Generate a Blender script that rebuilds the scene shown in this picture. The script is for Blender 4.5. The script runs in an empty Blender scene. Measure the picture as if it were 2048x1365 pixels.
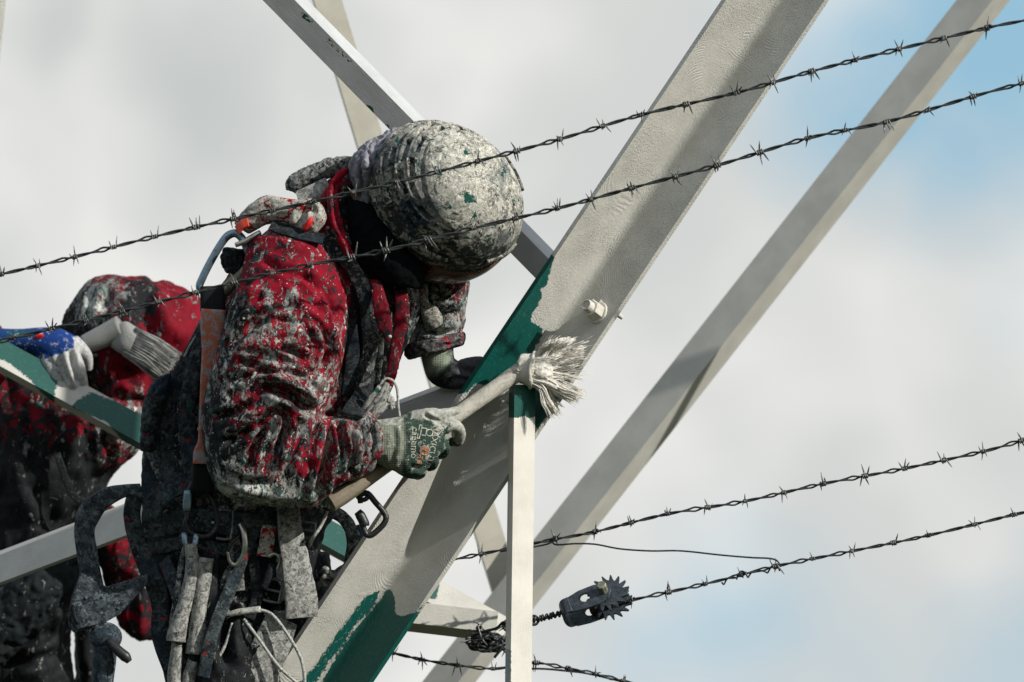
import bpy, bmesh, math, random
import numpy as np
from mathutils import Vector, Matrix
from mathutils.bvhtree import BVHTree

random.seed(7)
RNG = np.random.default_rng(7)
SC = bpy.context.scene
COL = SC.collection

# ------------------------------------------------------------------ camera, sky, sun, exposure
PITCH = math.radians(13.0)
DIST = 15.0                                   # metres from the lens to the worker
CAMPOS = np.array([0.0, 0.0, 1.65])
R_ = np.array([1.0, 0.0, 0.0])
F_ = np.array([0.0, math.cos(PITCH), math.sin(PITCH)])
U_ = np.array([0.0, -math.sin(PITCH), math.cos(PITCH)])
cam = bpy.data.cameras.new('camera')
cam.sensor_width = 36.0
cam.lens = 36.0 * DIST / 2.048
cam.clip_start = 0.5
cam.clip_end = 20000
cam.dof.use_dof = True
cam.dof.focus_distance = DIST - 0.06
cam.dof.aperture_fstop = 4.8
camo = bpy.data.objects.new('camera', cam)
COL.objects.link(camo)
camo.location = CAMPOS
camo.rotation_euler = (math.radians(90) + PITCH, 0, 0)
SC.camera = camo

SUN_M = np.array([0.77, 0.52, 0.385]); SUN_M /= np.linalg.norm(SUN_M)      # towards the sun: right, up, towards the lens
SUN_W = SUN_M[0]*R_ + SUN_M[1]*U_ - SUN_M[2]*F_
sun_el = math.asin(SUN_W[2])
sun_az = math.atan2(SUN_W[0], SUN_W[1])
sl = bpy.data.lights.new('sun', 'SUN')
sl.energy = 5.0
sl.angle = math.radians(0.53)
sl.color = (1.0, 0.955, 0.88)
so = bpy.data.objects.new('sun', sl)
COL.objects.link(so)
so.rotation_euler = Vector(SUN_W).to_track_quat('Z', 'Y').to_euler()
so.location = (6, 4, 14)

SC.view_settings.view_transform = 'Standard'
SC.view_settings.look = 'None'
SC.view_settings.gamma = 1.0
SC.view_settings.exposure = 0.0
SC.view_settings.use_curve_mapping = False

def pixdir(px, py):
    v = F_*DIST + R_*(px-1024)/1000 + U_*(682.5-py)/1000
    return v/np.linalg.norm(v)

world = bpy.data.worlds.new('World')
SC.world = world
world.use_nodes = True
wt = world.node_tree
wt.nodes.clear()
def wn(t, **kw):
    n = wt.nodes.new(t)
    for k, v in kw.items(): setattr(n, k, v)
    return n
wo = wn('ShaderNodeOutputWorld'); bg = wn('ShaderNodeBackground')
bg.inputs['Strength'].default_value = 0.1
sky = wn('ShaderNodeTexSky', sky_type='NISHITA', sun_disc=False)
sky.sun_elevation = sun_el; sky.sun_rotation = sun_az
tc = wn('ShaderNodeTexCoord')
def wnoise(scale, detail, rough, dist=0.0, off=(0, 0, 0)):
    m = wn('ShaderNodeMapping'); m.inputs['Location'].default_value = off
    wt.links.new(tc.outputs['Generated'], m.inputs['Vector'])
    n = wn('ShaderNodeTexNoise'); n.inputs['Scale'].default_value = scale
    n.inputs['Detail'].default_value = detail; n.inputs['Roughness'].default_value = rough
    n.inputs['Distortion'].default_value = dist
    wt.links.new(m.outputs[0], n.inputs['Vector'])
    return n
def wmath(op, a, b=None, c=None, clamp=False):
    n = wn('ShaderNodeMath', operation=op); n.use_clamp = clamp
    for i, v in enumerate((a, b, c)):
        if v is None: continue
        if isinstance(v, (int, float)): n.inputs[i].default_value = v
        else: wt.links.new(v, n.inputs[i])
    return n.outputs[0]
def wmap(v, a, b, c, d):
    n = wn('ShaderNodeMapRange', interpolation_type='SMOOTHSTEP')
    wt.links.new(v, n.inputs[0])
    for i, x in enumerate((a, b, c, d)): n.inputs[i+1].default_value = x
    return n.outputs[0]
warp = wnoise(24, 3, 0.5, 0, (3.1, 0.7, 1.9))
sub = wn('ShaderNodeVectorMath', operation='SUBTRACT'); wt.links.new(warp.outputs['Color'], sub.inputs[0]); sub.inputs[1].default_value = (.5, .5, .5)
scl = wn('ShaderNodeVectorMath', operation='SCALE'); wt.links.new(sub.outputs[0], scl.inputs[0]); scl.inputs['Scale'].default_value = 0.045
addv = wn('ShaderNodeVectorMath', operation='ADD'); wt.links.new(tc.outputs['Generated'], addv.inputs[0]); wt.links.new(scl.outputs[0], addv.inputs[1])
def patch(px, py, rad):
    d = wn('ShaderNodeVectorMath', operation='DISTANCE')
    wt.links.new(addv.outputs[0], d.inputs[0]); d.inputs[1].default_value = tuple(pixdir(px, py))
    return wmap(d.outputs['Value'], 0.0, rad/15000.0, 1.0, 0.0)
# gaps of blue between the clouds: large scale noise over the whole sky, and the gaps seen over the fence
# broken cloud over the whole sky: about half of it open blue, with a cloud bank in the direction of the tower
gap = wmap(wnoise(3.2, 5, 0.55, 0, (0.4, 0.2, 0.9)).outputs['Fac'], 0.44, 0.56, 0.0, 1.0)
bank = wmap(patch(1024, 682, 7500), 0.1, 0.5, 1.0, 0.0)
openblue = wmath('MULTIPLY', gap, bank)
gap = wmath('MULTIPLY', gap, 0.0)
for (px, py, r, k) in ((1985, 60, 620, 1.2), (1800, 130, 460, 1.1), (1980, 300, 400, 1.0), (1660, 60, 340, .7), (1440, 1270, 360, .7), (1310, 1340, 280, .5),
                       (2060, 1280, 380, .6), (1700, 1340, 300, .35), (2080, 950, 260, .22)):
    gap = wmath('MAXIMUM', gap, wmath('MULTIPLY', patch(px, py, r), k))
grain = wmap(wnoise(42, 4, 0.5, .3).outputs['Fac'], 0.3, 0.7, 0.72, 1.18)
gap = wmath('MULTIPLY', gap, grain, None, True)
shade = wmap(wnoise(30, 3.5, 0.45, .15, (7.3, 2.2, 4.4)).outputs['Fac'], 0.34, 0.66, 0.0, .6)
for (px, py, r, k) in ((390, 180, 400, .85), (110, 60, 230, .85), (300, 290, 280, .7), (420, 330, 200, .6), (1500, 640, 420, .45), (1900, 760, 420, .6), (1700, 960, 420, .45), (1900, 520, 240, .3)):
    shade = wmath('MAXIMUM', shade, wmath('MULTIPLY', patch(px, py, r), k))
cloudc = wn('ShaderNodeMix', data_type='RGBA')
wt.links.new(shade, cloudc.inputs[0])
cloudc.inputs[6].default_value = (8.6, 8.55, 8.3, 1)
cloudc.inputs[7].default_value = (5.2, 5.5, 5.5, 1)
veil = wn('ShaderNodeMix', data_type='RGBA'); veil.inputs[0].default_value = 0.7
wt.links.new(sky.outputs[0], veil.inputs[6]); veil.inputs[7].default_value = (3.5, 6.3, 8.0, 1)
skym = wn('ShaderNodeMix', data_type='RGBA')
wt.links.new(gap, skym.inputs[0]); wt.links.new(cloudc.outputs[2], skym.inputs[6]); wt.links.new(veil.outputs[2], skym.inputs[7])
# below the horizon the sky box carries the dull tone of far land
sep = wn('ShaderNodeSeparateXYZ'); wt.links.new(tc.outputs['Generated'], sep.inputs[0])
hor = wmap(sep.outputs['Z'], -0.02, 0.03, 0.0, 1.0)
fin = wn('ShaderNodeMix', data_type='RGBA'); wt.links.new(hor, fin.inputs[0]); fin.inputs[6].default_value = (.5, .6, .5, 1)
thin = wn('ShaderNodeMix', data_type='RGBA'); thin.inputs[0].default_value = .45; wt.links.new(sky.outputs[0], thin.inputs[6]); thin.inputs[7].default_value = (3.4, 4.7, 6.0, 1)
far = wn('ShaderNodeMix', data_type='RGBA'); wt.links.new(openblue, far.inputs[0]); wt.links.new(skym.outputs[2], far.inputs[6]); wt.links.new(thin.outputs[2], far.inputs[7])
wt.links.new(far.outputs[2], fin.inputs[7])
wt.links.new(fin.outputs[2], bg.inputs['Color']); wt.links.new(bg.outputs[0], wo.inputs['Surface'])

SC.cycles.max_bounces = 6
SC.cycles.diffuse_bounces = 3
SC.cycles.glossy_bounces = 3
SC.cycles.transmission_bounces = 4
SC.cycles.caustics_reflective = False
SC.cycles.caustics_refractive = False

# ------------------------------------------------------------------ modelling space
# Points are modelled in millimetres at the worker: x right, y up, z towards the lens, centred on the view axis.
def p(px, py, z=0.0): return np.array([px-1024.0, 682.5-py, z])
def pts(*a):
    # hardware on the hip hangs close to the body, behind the overhang of the forearm
    return [p(q[0], q[1], (q[2] if len(q) > 2 else 0)-(66 if len(q) > 2 and q[0] < 650 and q[1] > 945 and 80 < q[2] < 170 else 0)) for q in a]
def to_world(V, z0=0.0):
    """rigid placement of a thing modelled round depth z0 (one uniform scale for the whole thing)"""
    V = np.asarray(V, float).reshape(-1, 3)
    k = (DIST*1000 - z0)/(DIST*1000)
    x = V[:, 0:1]*k/1000; y = V[:, 1:2]*k/1000; z = (z0 + (V[:, 2:3]-z0)*k)/1000
    return CAMPOS + F_*(DIST - z) + R_*x + U_*y

def smooth01(a, b, x):
    t = np.clip((x-a)/(b-a), 0, 1); return t*t*(3-2*t)

_perm = RNG.permutation(4096)
_val = RNG.random(4096)
def vnoise(P, seed=0):
    P = np.asarray(P, float)
    i = np.floor(P).astype(np.int64); f = P-i; f = f*f*(3-2*f)
    out = 0
    for dx in (0, 1):
        wx = f[:, 0] if dx else 1-f[:, 0]
        for dy in (0, 1):
            wy = f[:, 1] if dy else 1-f[:, 1]
            for dz in (0, 1):
                wz = f[:, 2] if dz else 1-f[:, 2]
                h = _perm[(i[:, 0]+dx+seed*17) & 4095]; h = _perm[(h+i[:, 1]+dy) & 4095]; h = _perm[(h+i[:, 2]+dz) & 4095]
                out = out + wx*wy*wz*_val[h]
    return out
def fbm(P, octs=4, seed=0):
    a = 1.0; s = 0; t = 0
    P = np.asarray(P, float)
    for k in range(octs):
        s = s + a*vnoise(P*(2**k)+13.7*k, seed+k); t += a; a *= .5
    return s/t

def catmull(P, n):
    P = [np.asarray(q, float) for q in P]
    if len(P) == 2:
        return [P[0]+(P[1]-P[0])*i/n for i in range(n+1)]
    out = []
    Q = [2*P[0]-P[1]] + P + [2*P[-1]-P[-2]]
    for i in range(1, len(Q)-2):
        a, b, c, d = Q[i-1:i+3]
        for j in range(n):
            t = j/n
            out.append(.5*((2*b)+(-a+c)*t+(2*a-5*b+4*c-d)*t*t+(-a+3*b-3*c+d)*t**3))
    out.append(P[-1])
    return out

class Mesh:
    def __init__(s): s.v = []; s.f = []; s.n = 0
    def add(s, V, F):
        V = np.asarray(V, float).reshape(-1, 3)
        s.v.append(V); s.f += [tuple(int(i)+s.n for i in f) for f in F]; s.n += len(V); return s
    def verts(s): return np.concatenate(s.v) if s.v else np.zeros((0, 3))
    def merge(s, o): return s.add(o.verts(), o.f)

def grid_faces(rows, cols, close_cols=True, off=0):
    F = []
    for i in range(rows-1):
        for j in range(cols if close_cols else cols-1):
            a = off+i*cols+j; b = off+i*cols+(j+1) % cols
            F.append((a, b, b+cols, a+cols))
    return F
def sweep(rings, caps=True):
    n = len(rings[0]); V = np.concatenate(rings); F = grid_faces(len(rings), n)
    if caps:
        F.append(tuple(range(n))[::-1]); F.append(tuple(range((len(rings)-1)*n, len(rings)*n)))
    return V, F
def frames(path, hint=None):
    path = [np.asarray(q, float) for q in path]; T = []
    for i in range(len(path)):
        a = path[max(0, i-1)]; b = path[min(len(path)-1, i+1)]; d = b-a; T.append(d/(np.linalg.norm(d)+1e-9))
    N = []
    if hint is None:
        h = np.array([0, 0, 1.0]) if abs(T[0][2]) < .9 else np.array([0, 1.0, 0])
        n = h-T[0]*h.dot(T[0]); n /= np.linalg.norm(n); N.append(n)
        for i in range(1, len(path)):
            n = N[-1]-T[i]*N[-1].dot(T[i]); n /= (np.linalg.norm(n)+1e-9); N.append(n)
    else:
        for i in range(len(path)):
            h = np.asarray(hint[i] if isinstance(hint, (list,)) else hint, float)
            n = h-T[i]*h.dot(T[i]); n /= (np.linalg.norm(n)+1e-9); N.append(n)
    return path, T, N
def tube(path, r, seg=10, n=0, closed=False):
    """round bar along a path; r a number or one per given point"""
    m = len(path)
    if n:
        P = catmull(path, n)
        rr = np.interp(np.linspace(0, m-1, len(P)), range(m), r) if not np.isscalar(r) else [r]*len(P)
    else:
        P = path; rr = [r]*m if np.isscalar(r) else r
    if closed: P = P[:-1] if np.linalg.norm(P[0]-P[-1]) < 1e-6 else P; rr = rr[:len(P)]
    P, T, N = frames(P); rings = []
    for i, q in enumerate(P):
        B = np.cross(T[i], N[i])
        rings.append(np.array([q+rr[i]*(math.cos(a)*N[i]+math.sin(a)*B) for a in np.linspace(0, 2*math.pi, seg, endpoint=False)]))
    if closed:
        # join the last ring to the first
        V = np.concatenate(rings); F = grid_faces(len(rings), seg); L = (len(rings)-1)*seg
        off = int(np.argmin([np.linalg.norm(rings[0][k]-rings[-1][0]) for k in range(seg)]))
        for j in range(seg): F.append((L+j, L+(j+1) % seg, (j+1+off) % seg, (j+off) % seg))
        return V, F
    return sweep(rings)
def ribbon(path, w, t, hint=(0, 0, 1), n=6, sag=0.0):
    """webbing: flat bar with rounded edges; hint = face normal"""
    m = len(path); P = catmull(path, n) if n else path
    ww = np.interp(np.linspace(0, m-1, len(P)), range(m), w) if not np.isscalar(w) else [w]*len(P)
    hh = hint
    if isinstance(hint, list):
        H = np.array([np.asarray(h, float) for h in hint]); x = np.linspace(0, m-1, len(P))
        hh = [np.array([np.interp(q, range(m), H[:, k]) for k in range(3)]) for q in x]
    P, T, N = frames(P, hh); rings = []
    for i, q in enumerate(P):
        B = np.cross(T[i], N[i]); a = ww[i]/2; b = t/2; e = min(b, a*.5)
        prof = [(-a, -b+e*.4), (-a+e*.6, -b), (-a*.4, -b), (a*.4, -b), (a-e*.6, -b), (a, -b+e*.4), (a, b-e*.4), (a-e*.6, b), (a*.4, b+sag), (-a*.4, b+sag), (-a+e*.6, b), (-a, b-e*.4)]
        rings.append(np.array([q+B*x+N[i]*y for x, y in prof]))
    return sweep(rings)
def loft(stations, seg=28, n=4, power=2.0):
    """body through stations ((Lx,Ly),(Rx,Ry),zc,hz) : left and right outline points in the picture plane, centre depth and half depth"""
    A = []
    for (L, R, zc, hz) in stations:
        A.append(np.array([*p(L[0], L[1], zc), *p(R[0], R[1], zc), hz]))
    B = catmull(A, n) if n > 1 else A
    rings = []
    for b in B:
        L = b[:3]; R = b[3:6]; hz = max(b[6], 2); c = (L+R)/2; u = (R-L)/2; ring = []
        for a in np.linspace(0, 2*math.pi, seg, endpoint=False):
            ca, sa = math.cos(a), math.sin(a)
            ca = math.copysign(abs(ca)**(2/power), ca); sa = math.copysign(abs(sa)**(2/power), sa)
            ring.append(c+u*ca+np.array([0, 0, hz*sa]))
        rings.append(np.array(ring))
    return sweep(rings)
def ellipsoid(c, axes, seg=24, rows=14):
    """axes: three vectors"""
    V = []; a, b, d = [np.asarray(x, float) for x in axes]
    for i in range(rows+1):
        th = math.pi*(i+.0)/rows
        th = min(max(th, .05), math.pi-.05)
        V.append(np.array([c+a*math.sin(th)*math.cos(q)+b*math.sin(th)*math.sin(q)+d*math.cos(th) for q in np.linspace(0, 2*math.pi, seg, endpoint=False)]))
    return sweep(V)
def box(c, ax, ay, az):
    V = [c+sx*ax+sy*ay+sz*az for sx in (-1, 1) for sy in (-1, 1) for sz in (-1, 1)]
    return V, [(0, 1, 3, 2), (4, 6, 7, 5), (0, 4, 5, 1), (2, 3, 7, 6), (0, 2, 6, 4), (1, 5, 7, 3)]

def raw_mesh(V, F):
    me = bpy.data.meshes.new('m'); me.from_pydata([tuple(x) for x in V], [], F); me.update(); return me
def fix_normals(me):
    bm = bmesh.new(); bm.from_mesh(me); bmesh.ops.recalc_face_normals(bm, faces=bm.faces); bm.to_mesh(me); bm.free()
def remesh(M, voxel):
    """union of closed shapes into one skin"""
    me = raw_mesh(M.verts(), M.f); fix_normals(me)
    o = bpy.data.objects.new('t', me); COL.objects.link(o)
    md = o.modifiers.new('r', 'REMESH'); md.mode = 'VOXEL'; md.voxel_size = voxel; md.adaptivity = 0
    dg = bpy.context.evaluated_depsgraph_get(); dg.update()
    ev = o.evaluated_get(dg); m2 = bpy.data.meshes.new_from_object(ev)
    V = np.empty(len(m2.vertices)*3); m2.vertices.foreach_get('co', V)
    F = [tuple(q.vertices) for q in m2.polygons]
    bpy.data.objects.remove(o); bpy.data.meshes.remove(me); bpy.data.meshes.remove(m2)
    return V.reshape(-1, 3), F
def edges_of(F):
    a = np.array([f if len(f) == 4 else (f[0], f[1], f[2], f[2]) for f in F])
    e = np.concatenate([a[:, [0, 1]], a[:, [1, 2]], a[:, [2, 3]], a[:, [3, 0]]])
    return e[e[:, 0] != e[:, 1]]
def relax(V, F, it=3, k=.5):
    e = edges_of(F); n = len(V); cnt = np.bincount(e[:, 0], minlength=n)+np.bincount(e[:, 1], minlength=n)
    for _ in range(it):
        s = np.zeros_like(V)
        for c in range(3):
            s[:, c] = np.bincount(e[:, 0], V[e[:, 1], c], n)+np.bincount(e[:, 1], V[e[:, 0], c], n)
        V = V+(s/np.maximum(cnt, 1)[:, None]-V)*k
    return V
def vnormals(V, F):
    a = np.array([f if len(f) == 4 else (f[0], f[1], f[2], f[2]) for f in F])
    fn = np.cross(V[a[:, 2]]-V[a[:, 0]], V[a[:, 3]]-V[a[:, 1]])
    n = np.zeros_like(V)
    for k in range(4):
        for c in range(3): n[:, c] += np.bincount(a[:, k], fn[:, c], len(V))
    n /= (np.linalg.norm(n, axis=1)[:, None]+1e-9)
    return n
def polydist(P, line):
    """distance of points (n,2) to a polyline and the running parameter 0..1"""
    best = np.full(len(P), 1e9); tt = np.zeros(len(P)); L = [np.asarray(q, float) for q in line]
    seg = [np.linalg.norm(L[i+1]-L[i]) for i in range(len(L)-1)]; tot = sum(seg); acc = 0
    for i in range(len(L)-1):
        d = L[i+1]-L[i]; t = np.clip(((P-L[i])@d)/(d@d+1e-9), 0, 1); q = L[i]+t[:, None]*d
        dd = np.linalg.norm(P-q, axis=1); m = dd < best
        best[m] = dd[m]; tt[m] = (acc+t[m]*seg[i])/tot; acc += seg[i]
    return best, tt
def sculpt(V, N, folds, facing=.05):
    """press folds into cloth: (polyline in picture coordinates, width, depth); depth < 0 is a crease with raised lips"""
    P = np.stack([V[:, 0]+1024, 682.5-V[:, 1]], 1); D = np.zeros(len(V)); face = smooth01(facing-.15, facing+.25, N[:, 2])
    for (line, w, d) in folds:
        L = catmull([np.array([*q, 0.0]) for q in line], 5) if len(line) > 2 else [np.array([*q, 0.0]) for q in line]
        L = [q[:2] for q in L]
        dist, t = polydist(P, L)
        tap = smooth01(0, .22, t)*smooth01(0, .22, 1-t)
        if d < 0: prof = -np.exp(-(dist/w)**2)*abs(d)+.55*abs(d)*np.exp(-((dist-2.0*w)/(w*.95))**2)
        else: prof = d*np.exp(-(dist/w)**2)
        D += prof*tap*face
    return V+N*D[:, None]
def inpoly_sd(P, poly):
    """signed distance (positive inside) of points to a polygon"""
    poly = np.asarray(poly, float); d, _ = polydist(P, list(poly)+[poly[0]])
    ins = np.zeros(len(P), bool); n = len(poly)
    for i in range(n):
        x1, y1 = poly[i]; x2, y2 = poly[(i+1) % n]
        c = ((y1 > P[:, 1]) != (y2 > P[:, 1])) & (P[:, 0] < (x2-x1)*(P[:, 1]-y1)/((y2-y1) if abs(y2-y1) > 1e-9 else 1e-9)+x1)
        ins ^= c
    return np.where(ins, d, -d)
def pixel_of(V): return np.stack([V[:, 0]+1024, 682.5-V[:, 1]], 1)

# ------------------------------------------------------------------ objects
def tag(o, label=None, cat=None, group=None, kind=None):
    if label: o['label'] = label
    if cat: o['category'] = cat
    if group: o['group'] = group
    if kind: o['kind'] = kind
    return o
def empty(name, at, z0=0.0):
    o = bpy.data.objects.new(name, None); COL.objects.link(o); o.empty_display_size = .05
    o.location = to_world([at], z0)[0]
    return o
def obj(name, VF, mat, parent=None, z0=0.0, smooth=True, attrs=None, origin=None, bevel=0.0, angle=None):
    """link ONE mesh object; VF in modelling space"""
    if isinstance(VF, Mesh): V, F = VF.verts(), VF.f
    else: V, F = VF
    W = to_world(V, z0)
    # the place of the object: its parent's place, or its own centre
    root = parent
    base = np.zeros(3)
    while root is not None:
        base = base+np.array(root.location); root = root.parent
    if parent is None: loc = W.mean(0) if origin is None else to_world([origin], z0)[0]
    else: loc = base
    me = bpy.data.meshes.new(name)
    me.from_pydata([tuple(x) for x in (W-loc)], [], F)
    fix_normals(me)
    if smooth:
        me.polygons.foreach_set('use_smooth', [True]*len(me.polygons))
    if attrs:
        for k, a in attrs.items():
            at = me.attributes.new(k, 'FLOAT', 'POINT'); at.data.foreach_set('value', np.asarray(a, np.float32))
    me.materials.append(mat)
    o = bpy.data.objects.new(name, me); COL.objects.link(o)
    if parent is None: o.location = loc
    else: o.parent = parent
    if smooth and angle:
        me.set_sharp_from_angle(angle=math.radians(angle))
    if bevel:
        b = o.modifiers.new('bevel', 'BEVEL'); b.width = bevel/1000; b.segments = 2; b.limit_method = 'ANGLE'; b.angle_limit = math.radians(40)
    return o

# ------------------------------------------------------------------ materials
class NT:
    def __init__(s, name):
        s.m = bpy.data.materials.new(name); s.m.use_nodes = True; s.t = s.m.node_tree
        s.b = s.t.nodes['Principled BSDF']; s.co = s.t.nodes.new('ShaderNodeTexCoord').outputs['Object']
    def link(s, a, b): s.t.links.new(a, b)
    def n(s, t, **kw):
        n = s.t.nodes.new(t)
        for k, v in kw.items(): setattr(n, k, v)
        return n
    def vec(s, scale=(1, 1, 1), rot=(0, 0, 0), loc=(0, 0, 0), src=None):
        m = s.n('ShaderNodeMapping'); m.inputs['Scale'].default_value = scale; m.inputs['Rotation'].default_value = rot; m.inputs['Location'].default_value = loc
        s.link(src or s.co, m.inputs['Vector']); return m.outputs[0]
    def noise(s, scale, detail=4, rough=.5, dist=0, vec=None, out='Fac'):
        n = s.n('ShaderNodeTexNoise'); n.inputs['Scale'].default_value = scale; n.inputs['Detail'].default_value = detail
        n.inputs['Roughness'].default_value = rough; n.inputs['Distortion'].default_value = dist
        s.link(vec or s.co, n.inputs['Vector']); return n.outputs[out]
    def vor(s, scale, feat='F1', vec=None, out='Distance', rand=1.0):
        n = s.n('ShaderNodeTexVoronoi', feature=feat); n.inputs['Scale'].default_value = scale; n.inputs['Randomness'].default_value = rand
        s.link(vec or s.co, n.inputs['Vector']); return n.outputs[out]
    def math(s, op, a, b=None, c=None, clamp=False):
        n = s.n('ShaderNodeMath', operation=op); n.use_clamp = clamp
        for i, v in enumerate((a, b, c)):
            if v is None: continue
            if isinstance(v, (int, float)): n.inputs[i].default_value = v
            else: s.link(v, n.inputs[i])
        return n.outputs[0]
    def ramp(s, v, a, b, c=0., d=1., smooth=True):
        n = s.n('ShaderNodeMapRange', interpolation_type='SMOOTHSTEP' if smooth else 'LINEAR')
        s.link(v, n.inputs[0])
        for i, x in enumerate((a, b, c, d)): n.inputs[i+1].default_value = x
        return n.outputs[0]
    def mix(s, f, a, b):
        n = s.n('ShaderNodeMix', data_type='RGBA')
        if isinstance(f, (int, float)): n.inputs[0].default_value = f
        else: s.link(f, n.inputs[0])
        for i, v in ((6, a), (7, b)):
            if isinstance(v, tuple): n.inputs[i].default_value = (*v, 1)
            else: s.link(v, n.inputs[i])
        return n.outputs[2]
    def attr(s, name): return s.n('ShaderNodeAttribute', attribute_name=name).outputs['Fac']
    def warp(s, amount, scale, vec=None, detail=2):
        n = s.noise(scale, detail, .5, 0, vec, 'Color')
        a = s.n('ShaderNodeVectorMath', operation='SUBTRACT'); s.link(n, a.inputs[0]); a.inputs[1].default_value = (.5, .5, .5)
        b = s.n('ShaderNodeVectorMath', operation='SCALE'); s.link(a.outputs[0], b.inputs[0]); b.inputs['Scale'].default_value = amount
        c = s.n('ShaderNodeVectorMath', operation='ADD'); s.link(vec or s.co, c.inputs[0]); s.link(b.outputs[0], c.inputs[1])
        return c.outputs[0]
    def bump(s, h, dist, strength=1.0, prev=None):
        n = s.n('ShaderNodeBump'); n.inputs['Distance'].default_value = dist; n.inputs['Strength'].default_value = strength
        s.link(h, n.inputs['Height'])
        if prev is not None: s.link(prev, n.inputs['Normal'])
        return n.outputs[0]
    def done(s, col=None, rough=.6, normal=None, metal=0., spec=.5):
        b = s.b
        for sock, v in (('Base Color', col), ('Roughness', rough), ('Metallic', metal)):
            if v is None: continue
            if isinstance(v, tuple): b.inputs[sock].default_value = (*v, 1)
            elif isinstance(v, (int, float)): b.inputs[sock].default_value = v
            else: s.link(v, b.inputs[sock])
        b.inputs['Specular IOR Level'].default_value = spec
        if normal is not None: s.link(normal, b.inputs['Normal'])
        return s.m

BEIGE = (.485, .482, .442); GREEN = (.002, .064, .053)
def axis_vec(s, axis):
    """texture coordinates with z along a world direction, for brush strokes that follow a steel member"""
    q = Vector(axis).to_track_quat('Z', 'Y').inverted().to_euler()
    return s.vec(rot=tuple(q))
def paint_mat(name, axis=(0, 0, 1), tone=BEIGE, rough=.5, stroke=1.0, fresh=1.0, spots=0.0, swirl=0.0):
    """fresh cream-grey paint brushed over old green paint; 'green' (a painted area of the member) says where the old coat still shows"""
    s = NT(name); al = axis_vec(s, axis)
    fine = s.noise(900, 3, .6, vec=s.vec((1, 1, .10), src=al))
    mid = s.noise(190, 4, .6, .4)
    lumps = s.noise(420, 3, .62, 1.2)
    g = s.attr('green')
    edge = s.math('ADD', s.math('MULTIPLY', s.math('SUBTRACT', s.noise(130, 5, .65, .6), .5), 1.1),
                  s.math('MULTIPLY', s.math('SUBTRACT', s.noise(520, 3, .6, vec=s.vec((1, 1, .28), src=al)), .5), 1.0))
    gm = s.ramp(s.math('ADD', g, edge), -.04, .04)
    if spots:
        pit = s.ramp(s.noise(75, 5, .7, 1.0), .80-spots, .82-spots)
        gm = s.math('MAXIMUM', gm, pit)
    tn = s.ramp(s.noise(14, 3, .6), .3, .7, .90, 1.06)
    var = s.n('ShaderNodeVectorMath', operation='SCALE'); var.inputs[0].default_value = tone; s.link(tn, var.inputs['Scale'])
    gv = s.mix(s.ramp(fine, .35, .75), GREEN, tuple(x*1.35 for x in GREEN))
    gv = s.mix(s.ramp(s.noise(300, 3, .7, vec=s.vec((1, 1, .12), src=s.vec((1, 1, 1), rot=(.3, .2, .4), src=al))), .60, .68, 0, .40), gv, (.10, .22, .19))
    speck = s.ramp(s.noise(260, 2, .5), .73, .77, 0, .6)
    ct = s.mix(speck, var.outputs[0], tuple(x*.72 for x in tone))
    col = s.mix(gm, ct, gv)
    # thick paint: rows of bristle lines, patches of stipple, a few swirls where the brush turned
    wv = s.warp(.010, 14, al, 2)
    lines = s.noise(520, 3, .6, 0, s.vec((1, 1, .045), src=wv))
    sw = s.n('ShaderNodeTexWave', wave_type='RINGS', rings_direction='SPHERICAL'); sw.inputs['Scale'].default_value = 60; sw.inputs['Distortion'].default_value = 6; sw.inputs['Detail'].default_value = 2; sw.inputs['Detail Scale'].default_value = .6
    vq = s.n('ShaderNodeTexVoronoi', feature='F1'); vq.inputs['Scale'].default_value = 5.5; s.link(s.co, vq.inputs['Vector'])
    loc = s.n('ShaderNodeVectorMath', operation='SUBTRACT'); s.link(s.co, loc.inputs[0]); s.link(vq.outputs['Position'], loc.inputs[1])
    s.link(loc.outputs[0], sw.inputs['Vector'])
    swm = s.ramp(s.noise(11, 2, .5, 0, s.vec(loc=(2, 2, 2))), .52, .64)
    stm = s.ramp(s.noise(9, 2, .5, 0, s.vec(loc=(6, 1, 3))), .44, .62, .25, 1.0)
    stip = s.noise(330, 3, .62, .9)
    blobs = s.ramp(s.vor(240, 'F1'), .0, .35, 1, 0)
    h = s.math('ADD', s.math('MULTIPLY', lines, .9*stroke), s.math('MULTIPLY', s.math('MULTIPLY', stip, stm), 1.15*stroke))
    h = s.math('ADD', h, s.math('MULTIPLY', s.math('MULTIPLY', sw.outputs['Fac'], swm), .30*swirl))
    h = s.math('ADD', h, s.math('ADD', s.math('MULTIPLY', mid, .5*stroke), s.math('MULTIPLY', s.math('MULTIPLY', blobs, stm), .25*stroke)))
    h = s.math('SUBTRACT', s.math('MULTIPLY', h, s.ramp(gm, 0, 1, 1, .35)), s.math('MULTIPLY', gm, .55))
    nb = s.bump(h, .0023, .85*fresh)
    return s.done(col, s.mix(gm, (rough,)*3, (.38,)*3), nb, 0, .4)

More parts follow.
